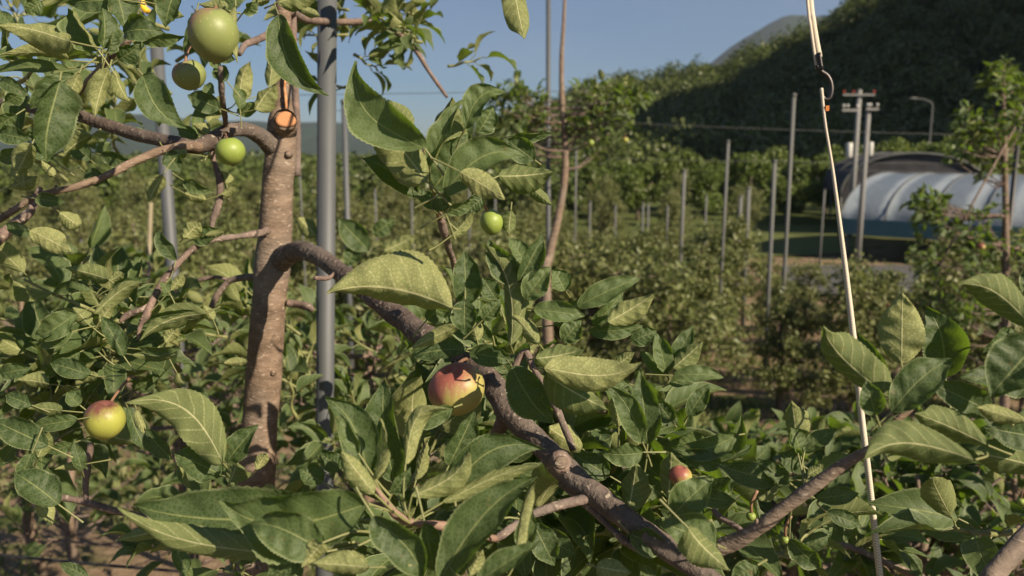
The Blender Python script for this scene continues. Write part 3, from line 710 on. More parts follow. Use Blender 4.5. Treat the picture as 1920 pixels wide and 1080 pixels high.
# knots and old spur scars on the trunk
for (x, y, r) in ((492, 585, 7), (505, 552, 6), (540, 290, 5), (500, 440, 8), (478, 660, 5), (519, 470, 6), (512, 700, 4)):
    a = Acc(); c = P(x, y, 1.12-.020); r3 = r*1.12/FPX; v = nrm(CAMV-c); tube(a, [c-v*.006, c+v*.0, c+v*.002], [r3*1.5, r3*1.1, r3*.5], 12, .3, nsc=160); kid('knot', a, BARK, trunk, MO)
# pruned stub with orange cut face
a = Acc(); c0 = P(531, 245, 1.115); c1 = P(536, 224, 1.091); dr = nrm(c1-c0+np.array([.012, -.012, -.006])); tube(a, [c0, (c0+c1)/2, c1], [.019, .0165, .0145], 20, .05)
stub = kid('pruned_stub', a, BARK, main, MO)
a = Acc(); V = [c1+dr*.0012]; A = [(0, 0, 0)]; n3 = dr; n3 = nrm(CAMV-c1)*.7+nrm(c1-c0)*.45; n3 = nrm(n3); u3 = nrm(np.cross(n3, [0, 0, 1.])); v3 = np.cross(n3, u3)
cc = c1+nrm(CAMV-c1)*.006
for ring, rr in enumerate((.35, .7, .93, 1.0)):
    for k in range(28):
        an = 2*math.pi*k/28; q3 = cc+(u3*math.cos(an)*.0140+v3*math.sin(an)*.0112)*rr*(1+.05*math.sin(3*an))+n3*(.001-.004*(rr == 1.0)); V.append(q3); A.append((rr, 0, 0))
V[0] = cc+n3*.001
F3 = [(0, 1+k, 1+(k+1) % 28) for k in range(28)]; F4 = [(1+r*28+k, 1+(r+1)*28+k, 1+(r+1)*28+(k+1) % 28, 1+r*28+(k+1) % 28) for r in range(3) for k in range(28)]
a.add(V, F4, F3, A); kid('cut_face', a, CUT, stub, MO)
a = Acc()  # bark collar joining the stub to the face
tube(a, [P(531, 236, 1.108), cc-n3*.0015], [.0175, .0154], 20, .06, cap=False); kid('stub_bark', a, BARK, stub, MO)
# long healed wound above
a = Acc(); pxtube(a, [(533, 128, 1.106, 4), (535, 145, 1.103, 9), (534, 165, 1.103, 7), (536, 185, 1.102, 10), (537, 206, 1.100, 8)], 5, 10, .35, nsc=200, flat=.5); kid('bark_wound', a, CUT, main, MO)
# second upright shoot hidden behind the leader
branch([(556, 330, 1.20, 15), (557, 240, 1.2, 14), (551, 120, 1.19, 14), (549, 20, 1.18, 14), (548, -120, 1.18, 12)], mat=TWIG, rough=.06)
# ---- left limbs
B_up, _ = branch([(512, 275, 1.11, 40), (488, 256, 1.08, 31), (462, 243, 1.05, 27), (432, 245, 1.02, 27), (400, 262, .99, 29), (368, 276, .97, 28), (330, 268, .98, 26), (280, 258, 1.0, 25), (232, 245, 1.02, 24), (180, 228, 1.04, 23), (130, 212, 1.06, 21), (60, 204, 1.1, 18), (-30, 186, 1.14, 15)], knots=2, rough=.1)
B_lo, _ = branch([(372, 276, .965, 22), (345, 274, .94, 19), (300, 284, .92, 17), (250, 304, .9, 15), (205, 327, .88, 14), (150, 348, .86, 14), (100, 360, .85, 13), (60, 372, .84, 13), (20, 398, .84, 12), (-30, 430, .84, 12)], mat=BARK, knots=5)
branch([(75, 352, .85, 10), (60, 390, .84, 16), (30, 420, .83, 20), (-30, 470, .82, 24)], mat=TWIG)
B_mid, _ = branch([(500, 432, 1.09, 17), (487, 437, 1.07, 13), (440, 444, 1.03, 12), (400, 450, 1.0, 12), (365, 465, .98, 12), (335, 492, .96, 11), (308, 525, .95, 12), (288, 560, .94, 13), (275, 590, .93, 15), (262, 615, .93, 9), (259, 650, .93, 6)], mat=TWIG, knots=5, rough=.28)
branch([(278, 572, .935, 8), (262, 582, .93, 11), (240, 590, .93, 12), (225, 604, .925, 7)], B_mid, TWIG, .4)
B_low, _ = branch([(482, 520, 1.13, 16), (460, 520, 1.14, 13), (430, 527, 1.15, 12), (408, 552, 1.15, 11), (392, 583, 1.15, 10), (368, 600, 1.14, 8), (330, 612, 1.13, 6)], mat=TWIG, knots=3)
branch([(432, 526, 1.15, 9), (405, 520, 1.15, 8), (378, 524, 1.15, 9), (366, 532, 1.15, 7)], B_low, TWIG, .3)
branch([(538, 568, 1.12, 14), (556, 570, 1.12, 13), (575, 574, 1.11, 15), (588, 582, 1.11, 8)], mat=TWIG, rough=.3)
# twigs from the upper limb
B_tw, _ = branch([(425, 246, 1.02, 9), (421, 215, .98, 10), (417, 185, .95, 11), (414, 155, .93, 10), (413, 125, .92, 9)], B_up, TWIG, .3)
branch([(396, 262, 1.0, 11), (401, 300, .99, 10), (412, 340, .98, 12), (411, 375, .98, 14), (400, 410, .98, 13), (396, 432, .98, 10)], B_up, TWIG, .3)
B_top, _ = branch([(528, 52, 1.11, 14), (510, 60, 1.06, 13), (488, 72, 1.0, 13), (460, 84, .92, 12), (446, 100, .86, 10), (430, 60, .8, 8), (415, 15, .76, 8), (400, -40, .74, 8)], mat=TWIG, rough=.2)
# top left hub branch
B_hub, _ = branch([(120, 212, 1.05, 14), (150, 170, .95, 11), (180, 135, .82, 10), (205, 112, .74, 9), (238, 80, .72, 10), (252, 55, .72, 9), (258, 0, .72, 9), (262, -60, .72, 9)], B_up, TWIG, .3)
# low left branch with the apple spur
B_ll, _ = branch([(480, 1075, 1.10, 20), (420, 1020, 1.05, 15), (370, 992, 1.0, 13), (325, 982, .97, 12), (270, 970, .95, 13), (215, 958, .94, 13), (165, 943, .93, 13), (115, 933, .93, 11), (60, 930, .93, 8)], mat=TWIG, knots=2, rough=.2)
branch([(163, 943, .93, 10), (161, 910, .93, 11), (164, 880, .93, 13), (168, 850, .93, 11), (170, 830, .93, 9)], B_ll, TWIG, .3)
# ---- the big right hand limb
limb, ls = branch([(512, 506, 1.13, 46), (528, 486, 1.105, 42), (548, 474, 1.07, 37), (572, 470, 1.02, 35), (605, 486, .99, 35), (640, 512, .95, 36), (690, 548, .90, 38), (740, 588, .86, 41), (785, 622, .82, 42), (835, 650, .79, 43), (885, 682, .76, 42), (925, 722, .73, 46), (950, 765, .71, 50), (985, 805, .69, 43), (1025, 845, .67, 46), (1065, 885, .65, 48), (1120, 930, .63, 44), (1190, 985, .61, 44), (1260, 1035, .6, 44), (1330, 1085, .59, 42), (1420, 1160, .57, 44), (1560, 1240, .55, 38)], knots=3, rough=.13, seg=20, n=8)
a = Acc(); c = P(1052, 868, .645); v = nrm(CAMV-c); tube(a, [c-v*.006, c+v*.004, c+v*.007], [.0105, .0088, .006], 16, .3, nsc=120); kid('knot', a, TWIG, limb, MO)
a = Acc(); c = c+v*.0072; tube(a, [c, c+v*.0012], [.0050, .0042], 14, .2); kid('knot_face', a, CUT if False else BARK, limb, MO)
branch([(955, 770, .71, 26), (938, 800, .72, 24), (920, 835, .74, 20), (905, 880, .77, 16)], limb, TWIG, .35)
branch([(945, 745, .72, 14), (965, 690, .73, 13), (985, 660, .73, 12), (1000, 690, .72, 12), (1030, 740, .70, 12), (1050, 780, .69, 13), (1075, 845, .68, 12)], limb, TWIG, .3)
branch([(1050, 905, .66, 11), (1085, 935, .65, 13), (1110, 955, .64, 15), (1140, 985, .63, 12), (1165, 1010, .62, 16), (1205, 1035, .61, 12)], limb, TWIG, .5)
B_fr, _ = branch([(640, 498, .95, 10), (618, 520, .94, 9), (588, 521, .94, 9)], limb, TWIG, .4)
B_bt, _ = branch([(930, 1010, .60, 13), (880, 1000, .56, 12), (850, 990, .54, 17), (820, 985, .53, 15), (790, 982, .52, 14), (760, 975, .515, 15), (735, 958, .51, 14), (715, 930, .50, 10), (700, 910, .5, 7)], limb, simple('pink_spur', (.25, .165, .125), .7, .3, 0, .35, 60, .6), .35)
branch([(1120, 930, .63, 20), (1010, 960, .62, 16), (930, 1010, .60, 14)], limb, TWIG, .3)
branch([(690, 800, .95, 20), (740, 765, .92, 20), (790, 722, .86, 20), (830, 688, .82, 22), (870, 668, .78, 20)], limb, TWIG, .15)
branch([(1065, 745, .78, 14), (1110, 765, .8, 14), (1150, 770, .84, 12)], limb, TWIG, .2)
# upright shoot in the middle
B_cu, _ = branch([(862, 600, .76, 12), (858, 560, .74, 10), (852, 500, .70, 12), (842, 468, .67, 13), (834, 440, .65, 15), (827, 412, .635, 15), (822, 398, .63, 9)], limb, TWIG, .3)
branch([(824, 410, .632, 11), (815, 360, .61, 5), (803, 310, .60, 5), (792, 270, .60, 5)], B_cu, PETR, 0)
# right branch from the limb
B_r, _ = branch([(1285, 1055, .60, 30), (1330, 1035, .59, 34), (1385, 1012, .58, 30), (1430, 985, .57, 27), (1475, 948, .565, 26), (1530, 908, .56, 24), (1580, 872, .555, 22), (1622, 848, .55, 17), (1650, 826, .55, 12), (1680, 790, .55, 13), (1708, 765, .55, 12), (1716, 745, .55, 8)], limb, BARK, .15, knots=4)
branch([(1325, 925, .66, 9), (1345, 965, .65, 9), (1378, 985, .64, 13), (1400, 1005, .63, 8)], limb, TWIG, .4)
branch([(1520, 1022, .9, 9), (1580, 1022, .9, 11), (1650, 1050, .9, 12), (1730, 1085, .9, 14)], limb, TWIG, .2)
# top right twig behind the post
B_tr, _ = branch([(540, 20, 1.14, 16), (580, 38, 1.3, 14), (640, 41, 1.5, 12), (700, 42, 1.55, 12), (745, 62, 1.55, 12), (780, 95, 1.52, 10), (805, 135, 1.5, 8), (838, 182, 1.48, 6)], mat=TWIG, rough=.15)
# ---------------------------------------------------------------- hand placed leaves; rows: (bx,by,tx,ty,width px,depth), options
U = 180   # roll of a leaf seen from below
D = dict
c = Cluster((203, 112, .735)); c.leaves([
 ((132, 78, -6, 48, 50, .62), D(roll=205, curl=.10, bend=-.10, tip=.03, tint=.7)),
 ((185, 95, 130, 14, 48, .64), D(roll=-35, fold=.7, tint=.6)),
 ((192, 92, 192, 14, 42, .66), D(roll=30, fold=.5)),
 ((132, 114, -5, 104, 24, .66), D(roll=150, curl=.12, fold=.4)),
 ((128, 128, -20, 136, 22, .68), D(roll=30, tint=.9)),
 ((140, 140, 56, 206, 36, .64), D(roll=25, fold=.3)),
 ((112, 152, 88, 306, 78, .58), D(roll=-20, fold=.5, bend=.07, tint=.05)),
 ((148, 138, 118, 204, 30, .6), D(roll=U, tint=.9)),
 ((205, 128, 178, 218, 36, .64), D(roll=160)),
 ((222, 112, 262, 84, 36, .68), D(roll=20, tint=.1)),
 ((232, 62, 310, 62, 44, .70), D(roll=-20, curl=.2, tint=.1)),
 ((268, 142, 352, 242, 60, .60), D(roll=-15, curl=.12, bend=.16, fold=.35, tint=.35)),
 ((262, 72, 348, 68, 26, .74), D(roll=20)),
 ((228, 0, 128, 6, 44, .70), D(tint=.0, roll=10)), ((215, -20, 235, 60, 46, .70), D(tint=.1, roll=-30)),
 ((78, 2, 48, 26, 30, .72), D()), ((330, -20, 310, 52, 44, .74), D(roll=20)), ((300, 10, 345, 30, 20, .76), D(roll=150)),
 ((215, 130, 244, 190, 24, .68), D(roll=150)), ((200, 100, 212, 58, 20, .66), D(roll=40, fold=.6)), ((168, 96, 150, 60, 26, .67), D(roll=60, fold=.6)),
])
c.make(B_hub, MO)
c = Cluster(); c.leaves([
 ((368, 22, 345, 108, 36, .74), D(tint=0., roll=-30)), ((442, 12, 446, 118, 18, .66), D(roll=150, tint=.9, curl=.1)),
 ((405, -10, 470, -5, 30, .7), D(tint=.8)), ((455, 25, 480, -8, 16, .7), D(roll=60)), ((408, 104, 442, 112, 22, .74), D(tint=.1)),
 ((428, 20, 372, 8, 26, .68), D(roll=170))]); c.make(B_top, MO)
c = Cluster((424, 205, .97)); c.leaves([
 ((448, 186, 470, 114, 34, .95), D(roll=165, bend=.1)), ((450, 205, 440, 160, 22, .95), D(roll=30)), ((478, 206, 518, 158, 36, .95), D(roll=150, bend=.1)),
 ((445, 212, 488, 192, 24, .97), D(roll=10)), ((414, 204, 352, 178, 38, .95), D(tint=.1)), ((415, 214, 356, 218, 20, .97), D(roll=40)),
 ((425, 152, 400, 128, 28, .93), D(roll=20)), ((412, 128, 395, 108, 20, .93), D()), ((384, 160, 402, 176, 22, .92), D(tint=.8)), ((505, 162, 512, 72, 32, 1.0), D(roll=165, tint=.5))]); c.make(B_tw, MO)
c = Cluster(); c.leaves([
 ((522, 28, 617, 180, 66, .74), D(roll=8, curl=.13, bend=.15, fold=.55, tip=.05, tint=.12, hub=(520, 5, .78))),
 ((520, 5, 600, -30, 40, .76), D(roll=160)), ((505, 0, 470, 8, 22, .78), D(roll=160, tint=.9)), ((560, 12, 600, 30, 18, .9), D(roll=170))]); c.make(main, MO)
c = Cluster((380, 330, .98)); c.leaves([
 ((312, 286, 341, 324, 34, .92), D(tint=.05)), ((350, 288, 318, 286, 18, .92), D(roll=U)), ((345, 338, 402, 360, 22, .97), D(roll=20, curl=.2)), ((305, 328, 278, 378, 32, .9), D(roll=175, tint=.6)),
 ((425, 345, 416, 320, 22, .98), D(roll=160, tint=.9)), ((390, 255, 360, 232, 22, 1.0), D(roll=150)), ((372, 258, 332, 240, 24, 1.), D(tint=.3)), ((345, 362, 388, 376, 20, .96), D(roll=U, tint=.9)), ((415, 365, 442, 350, 16, .97), D(roll=160))]); c.make(B_lo, MO)
# left middle
c = Cluster(); c.leaves([
 ((56, 432, 132, 472, 40, .78), D(roll=190, tint=1., fold=.2)), ((112, 398, 150, 424, 34, .8), D(roll=170, tint=.9)), ((66, 372, 122, 380, 26, .8), D(tint=.3)),
 ((20, 350, 70, 330, 26, .8), D(roll=160)), ((60, 270, 30, 330, 40, .78), D(roll=170)), ((45, 300, 48, 352, 26, .8), D(roll=150, tint=.9)), ((100, 300, 60, 270, 34, .82), D(tint=.2)),
 ((0, 250, 60, 262, 34, .8), D(tint=.1)), ((0, 300, 50, 280, 30, .84), D()), ((170, 300, 130, 262, 34, .9), D(tint=.1)), ((190, 290, 250, 306, 26, .9), D(roll=20)), ((100, 330, 76, 300, 18, .8), D(roll=U)),
 ((170, 255, 120, 290, 36, .86), D(roll=150)), ((30, 215, -10, 240, 26, .9), D()), ((60, 440, 10, 420, 24, .8), D(tint=.05)), ((160, 322, 208, 350, 30, .88), D(tint=.1)), ((10, 190, 50, 170, 24, .9), D(roll=20)), ((0, 150, 56, 180, 26, .85), D(tint=.1)), ((30, 60, 0, 20, 24, .8), D())]); c.make(B_lo, MO)
c = Cluster((276, 592, .93)); c.leaves([
 ((345, 446, 374, 416, 34, .95), D(roll=170, tint=.9)), ((330, 488, 294, 430, 26, .95), D(tint=.05, roll=-20)), ((360, 450, 415, 430, 34, .98), D(tint=.2)), ((385, 440, 420, 436, 14, .97), D(roll=U)),
 ((204, 524, 122, 502, 34, .90), D(roll=170, curl=.1, tint=.1)), ((204, 528, 232, 512, 20, .9), D(roll=U)), ((210, 540, 282, 520, 22, .9), D(tint=.1)), ((176, 588, 270, 530, 30, .86), D(roll=170, bend=.1, tint=.4)),
 ((186, 604, 212, 570, 22, .86), D(roll=U, tint=.9)), ((145, 588, 66, 628, 44, .84), D(roll=15, curl=.12, bend=-.1, tint=.8)), ((134, 622, 64, 648, 26, .84), D(roll=-20, tint=.9)),
 ((166, 608, 136, 576, 30, .86), D(roll=170, tint=.5)), ((232, 668, 190, 592, 36, .84), D(roll=10, fold=.5, tint=0.)), ((320, 544, 346, 514, 22, .93), D(roll=U)), ((318, 550, 300, 528, 16, .93), D(roll=20)),
 ((384, 584, 268, 610, 22, .90), D(roll=-30, tint=.1, bend=.1)), ((386, 588, 262, 638, 44, .89), D(roll=165, curl=.12, bend=-.08, tint=.1)), ((310, 642, 330, 616, 28, .9), D(roll=U, tint=.8)),
 ((264, 655, 342, 652, 16, .88), D(roll=30)), ((248, 665, 332, 664, 20, .88), D(roll=170)), ((170, 702, 95, 680, 36, .84), D(tint=.05)), ((184, 706, 130, 708, 20, .84), D(roll=175)),
 ((420, 680, 466, 678, 18, .95), D(roll=U, tint=.9)), ((332, 700, 348, 726, 22, .92), D(roll=170)), ((560, 408, 597, 444, 32, 1.5), D(roll=170, tint=.9)), ((300, 640, 240, 650, 30, .93), D(roll=30, tint=.1)),
 ((150, 530, 100, 548, 22, .92), D()), ((170, 545, 120, 530, 18, .92), D(roll=20)), ((185, 660, 150, 610, 34, .88), D(roll=-20, tint=.3)), ((150, 660, 100, 690, 30, .86), D(tint=.2)), ((345, 560, 322, 590, 26, .95), D(roll=170)), ((300, 560, 350, 575, 22, .95), D(roll=20)),
 ((400, 600, 380, 570, 20, .98), D(roll=U))]); c.make(B_mid, MO)
# round the low left apple
c = Cluster((235, 735, .93)); c.leaves([
 ((418, 868, 234, 756, 78, .60), D(roll=175, curl=.08, bend=-.20, fold=.12, tint=.15, hub=(440, 900, .62))),
 ((424, 868, 484, 796, 46, .62), D(roll=-15, fold=.4, tint=.2, hub=(440, 900, .62))), ((416, 892, 326, 850, 62, .62), D(roll=20, tint=.1, hub=(440, 900, .62))), ((430, 905, 444, 868, 46, .6), D(roll=160, tint=.1)),
 ((240, 764, 292, 852, 30, .84), D(tint=0., roll=-30, bend=.12)), ((256, 768, 274, 818, 16, .68), D(roll=165, tint=1.)), ((274, 806, 324, 862, 34, .68), D(roll=20, tint=.1)),
 ((146, 786, 60, 800, 30, .78), D(tint=.4)), ((116, 770, 48, 764, 26, .8), D(roll=175)), ((150, 760, 125, 735, 26, .85), D(tint=.6)), ((90, 836, -12, 788, 50, .74), D(tint=.05)), ((70, 860, 90, 810, 30, .76), D(roll=170, tint=.2)),
 ((110, 946, 28, 886, 60, .66), D(roll=10, tint=.0, curl=.1)), ((72, 934, 99, 982, 30, .68), D(roll=U, tint=1.)), ((160, 870, 102, 880, 18, .8), D(roll=175, tint=.9)), ((154, 882, 138, 826, 24, .8), D(tint=.1)), ((150, 840, 165, 880, 12, .82), D(roll=30)),
 ((165, 1082, 112, 1056, 22, .7), D(tint=0.)), ((140, 830, 90, 850, 22, .8), D()), ((60, 760, 10, 740, 28, .8), D(tint=.1)), ((90, 720, 30, 712, 30, .85), D(roll=160)), ((170, 740, 200, 700, 26, .95), D(tint=.1)), ((250, 730, 300, 700, 30, .95), D(roll=20)), ((60, 850, 40, 900, 24, .72), D(roll=20)), ((0, 700, 60, 690, 30, .8), D(tint=.2)),
 ((30, 830, 0, 870, 24, .75), D())], ); c.make(B_ll, MO, PETI)
# bottom left big leaves
c = Cluster((770, 982, .515)); c.leaves([
 ((690, 944, 412, 938, 118, .49), D(roll=-14, curl=.06, bend=-.14, fold=.30, tint=.75, hub=(765, 980, .515))),
 ((610, 968, 252, 948, 104, .53), D(roll=14, curl=.05, bend=-.04, fold=.35, tint=.15)),
 ((520, 1040, 220, 952, 52, .50), D(roll=160, curl=.12, bend=.10, fold=.4, tint=.2)), ((352, 986, 216, 1014, 38, .56), D(roll=172, tint=.4)),
 ((612, 1034, 466, 982, 78, .48), D(roll=-12, curl=.12, bend=.1, tint=.6)), ((604, 1018, 566, 1064, 44, .47), D(roll=175, tint=.8)), ((352, 1072, 324, 1022, 28, .7), D()), ((700, 985, 550, 985, 66, .55), D(roll=20, tint=0.)),
 ((690, 892, 608, 744, 70, .52), D(roll=10, curl=.1, bend=.1, fold=.4, tint=.15)), ((672, 850, 639, 776, 30, .5), D(roll=-10, fold=.6, tint=.9)), ((740, 905, 722, 708, 78, .55), D(roll=-14, fold=.5, tint=.08, bend=-.04)),
 ((702, 900, 713, 784, 17, .5), D(roll=120, tint=1., fold=.1)), ((702, 926, 640, 846, 42, .49), D(roll=185, tint=.8)), ((760, 870, 845, 768, 38, .52), D(roll=172, bend=.30, tint=.9)),
 ((772, 930, 882, 832, 46, .51), D(roll=165, bend=-.12, tint=.5)), ((735, 925, 770, 876, 28, .52), D(roll=20, tint=.1)), ((842, 872, 890, 770, 56, .60), D(roll=15, tint=.1, fold=.5)), ((850, 764, 758, 796, 34, .6), D(roll=-20, tint=.6)),
 ((826, 952, 1022, 842, 76, .54), D(roll=12, curl=.1, bend=-.22, fold=.3, tint=.05)), ((830, 942, 1018, 872, 30, .52), D(roll=168, curl=.1, bend=.06, tint=.5)), ((826, 1085, 1008, 894, 84, .47), D(roll=-12, curl=.05, fold=.55, bend=-.08, tint=.25)),
 ((966, 1042, 1006, 900, 22, .46), D(roll=150, bend=.1, tint=1., hub=(920, 1010, .6))), ((978, 1030, 996, 950, 38, .5), D(tint=.8)), ((700, 968, 792, 1092, 72, .47), D(roll=14, curl=.1, fold=.5, bend=-.12, tint=.15)), ((796, 980, 812, 1068, 46, .48), D(roll=-10, tint=.05, fold=.5)),
 ((893, 1095, 1014, 1016, 40, .45), D(roll=-25, fold=.5, tint=.5)), ((692, 1064, 584, 1056, 46, .46), D(roll=170, tint=.7)), ((1000, 980, 1040, 1060, 50, .56), D(tint=.05)), ((860, 1010, 850, 1090, 46, .5), D(tint=.2)),
 ((640, 1000, 660, 1090, 56, .5), D(roll=20, tint=.1)), ((560, 1050, 500, 1092, 40, .48), D(tint=.2)), ((900, 960, 930, 900, 30, .6), D(roll=30, tint=.2)), ((780, 900, 800, 830, 24, .6), D(roll=160)), ((640, 880, 600, 850, 36, .6), D(tint=.1)), ((480, 880, 500, 850, 24, .7), D(tint=1., roll=U)),
 ((605, 905, 560, 880, 40, .58), D(roll=20, tint=.2)), ((880, 1080, 905, 1030, 30, .49), D(roll=U, tint=.8))])
c.make(B_bt, MO, PETI)
# centre
c = Cluster((862, 590, .74)); c.leaves([
 ((848, 578, 612, 550, 132, .58), D(roll=152, curl=.07, bend=-.06, fold=.85, tint=.95, wave=.03)),
 ((872, 575, 870, 468, 54, .66), D(roll=10, tint=0., fold=.3)), ((958, 648, 902, 454, 62, .60), D(roll=150, fold=.7, bend=-.10, tint=.15)), ((975, 532, 916, 450, 50, .61), D(roll=-15, tint=.1, fold=.4)),
 ((972, 528, 1018, 440, 44, .6), D(roll=15, fold=.6, tint=.1)), ((984, 492, 954, 446, 32, .63), D(roll=20, tint=1.)), ((985, 562, 1032, 500, 46, .6), D(roll=-10, tint=1.)), ((1000, 580, 1098, 592, 38, .6), D(roll=-8, tint=.9)),
 ((1010, 645, 962, 590, 30, .6), D(roll=170, tint=.6)), ((860, 610, 768, 655, 28, .62), D(roll=175, tint=.9)), ((872, 562, 872, 628, 46, .6), D(roll=10, tint=.15)),
 ((1005, 672, 1096, 654, 48, .58), D(roll=165, tint=0., curl=.12)), ((1020, 690, 1203, 680, 66, .56), D(roll=190, bend=-.12, curl=.10, fold=.4, tint=.9, hub=(985, 665, .73))),
 ((1082, 575, 1202, 520, 40, .68), D(roll=-15, tint=.8)), ((1140, 604, 1228, 550, 46, .66), D(roll=170, tint=.7)), ((1110, 610, 1168, 545, 34, .7), D(roll=20, tint=.7)), ((1105, 620, 1205, 610, 30, .7), D(roll=20)), ((1182, 640, 1232, 620, 34, .7), D(tint=.2)),
 ((875, 655, 768, 668, 42, .66), D(tint=.0, roll=20)), ((880, 660, 962, 676, 40, .66), D(tint=.05)), ((960, 688, 1038, 792, 68, .62), D(roll=8, tint=.02, bend=.06)), ((1022, 700, 1140, 768, 74, .58), D(roll=170, tint=0., curl=.12)),
 ((1055, 640, 1090, 600, 40, .66), D(tint=.5)), ((1040, 610, 1085, 560, 36, .7), D(roll=30, tint=.6)), ((990, 600, 1010, 650, 30, .62), D(roll=170)), ((930, 560, 905, 520, 36, .7), D(tint=.2)), ((905, 600, 940, 560, 30, .68), D(tint=.5)),
 ((895, 640, 880, 590, 30, .68), D(roll=170)), ((1060, 545, 1035, 505, 36, .68), D(tint=.9, roll=20)), ((955, 700, 925, 660, 28, .68), D(tint=.3)), ((800, 600, 840, 560, 40, .7), D(roll=20)), ((1150, 690, 1190, 660, 26, .66), D(roll=U))])
c.make(limb, MO, PETI)
# upright shoot
c = Cluster((824, 405, .633)); c.leaves([
 ((796, 278, 668, 114, 84, .56), D(roll=-12, curl=.05, bend=-.19, fold=.32, tint=.85, hub=(803, 310, .6))), ((764, 252, 726, 186, 40, .60), D(roll=165, tint=.2)),
 ((800, 340, 676, 228, 80, .57), D(roll=196, curl=.08, bend=-.12, fold=.4, tint=.55)), ((782, 368, 678, 296, 54, .60), D(roll=12, fold=.45, tint=.0, bend=.06)), ((812, 275, 848, 182, 58, .60), D(roll=150, tint=.1)),
 ((806, 312, 872, 186, 34, .57), D(roll=-35, fold=.5, tint=.9)), ((872, 240, 952, 172, 46, .58), D(roll=-20, bend=-.22, tint=1.)), ((838, 275, 884, 196, 52, .63), D(tint=.05)), ((812, 355, 880, 250, 76, .60), D(roll=12, tint=.2)),
 ((832, 362, 985, 292, 70, .56), D(roll=-14, bend=-.16, fold=.35, tint=.9)), ((862, 322, 946, 374, 44, .54), D(roll=190, fold=.3, tint=1.)), ((935, 330, 1038, 322, 56, .68), D(roll=165, tint=0.)), ((1002, 300, 948, 260, 44, .7), D(tint=.2)),
 ((960, 256, 1038, 248, 18, .8), D(roll=30)), ((834, 396, 820, 362, 38, .6), D(tint=.1)), ((958, 394, 954, 440, 32, .72), D(roll=170, tint=0.)), ((838, 400, 890, 370, 22, .6), D(roll=30, tint=.8)), ((846, 442, 888, 394, 22, .64), D(roll=160)),
 ((990, 345, 1035, 385, 24, .75), D(roll=170, tint=.1)), ((888, 300, 935, 262, 36, .62), D(roll=20, tint=.3)), ((815, 392, 772, 352, 26, .6), D(roll=20, tint=.2)), ((895, 250, 925, 200, 40, .72), D(roll=20, tint=.6)), ((905, 370, 872, 400, 30, .66), D(tint=.2)),
 ((710, 482, 812, 494, 54, 1.75), D(roll=165, tint=.1)), ((692, 470, 634, 410, 44, 1.75), D(tint=.2)), ((700, 440, 740, 410, 30, 1.75), D()), ((720, 470, 780, 440, 34, 1.75), D(roll=160)), ((668, 460, 650, 500, 30, 1.75), D(tint=.1))])
c.make(B_cu, MO, PETI)
# right of the limb
c = Cluster((1075, 845, .68)); c.leaves([
 ((1092, 842, 1026, 800, 58, .70), D(roll=185, tint=1.)), ((1204, 828, 1138, 722, 44, .62), D(roll=-10, tint=.5, bend=.1)), ((1214, 832, 1198, 694, 54, .63), D(roll=8, tint=.15, fold=.4)), ((1206, 848, 1126, 848, 40, .62), D(roll=-20, tint=.8, curl=.15)),
 ((1142, 892, 1074, 850, 46, .66), D(tint=.05)), ((1176, 962, 1192, 868, 54, .62), D(roll=160, tint=.1)), ((1118, 1062, 1184, 1074, 44, .55), D(roll=172, tint=.5)), ((1240, 930, 1200, 890, 44, .64), D(tint=.2)),
 ((1322, 822, 1244, 842, 44, .66), D(roll=-15, tint=1.)), ((1382, 816, 1258, 838, 42, .64), D(roll=-10, tint=.9, bend=-.1)), ((1352, 872, 1268, 846, 38, .64), D(tint=.8)), ((1252, 934, 1258, 848, 56, .6), D(roll=165, tint=.1)), ((1260, 968, 1338, 896, 60, .58), D(roll=-10, tint=.95)),
 ((1344, 1022, 1236, 980, 66, .56), D(roll=14, tint=.7, curl=.12)), ((1452, 902, 1342, 872, 46, .62), D(tint=.3)), ((1480, 905, 1420, 860, 30, .62), D(tint=.1)), ((1420, 935, 1460, 905, 26, .62), D(roll=165)), ((1180, 720, 1110, 710, 20, .72), D()),
 ((1250, 700, 1228, 622, 34, .75), D(roll=15, tint=.9)), ((1262, 690, 1318, 640, 40, .74), D(roll=170, tint=.1)), ((1262, 704, 1358, 708, 30, .73), D(roll=-20, tint=.8)), ((1258, 690, 1300, 610, 34, .76), D(tint=.2)), ((1245, 700, 1200, 660, 30, .76), D(roll=20)),
 ((1255, 720, 1320, 690, 26, .75), D(roll=20, tint=.9)), ((1160, 800, 1150, 740, 40, .68), D(roll=165)), ((1290, 780, 1330, 720, 34, .78), D(tint=.2)), ((1260, 790, 1230, 750, 34, .72), D(tint=.3)), ((1300, 930, 1380, 940, 34, .62), D(tint=.2)),
 ((1180, 1000, 1260, 1030, 46, .6), D(roll=20, tint=.1)), ((1010, 1000, 1080, 1040, 46, .64), D(tint=0.)), ((1290, 990, 1370, 1070, 60, .5), D(roll=160, tint=.2)), ((1420, 1060, 1370, 1090, 40, .52), D(tint=.6)), ((1100, 700, 1160, 730, 30, .74), D(roll=170))])
c.make(limb, MO, PETI)
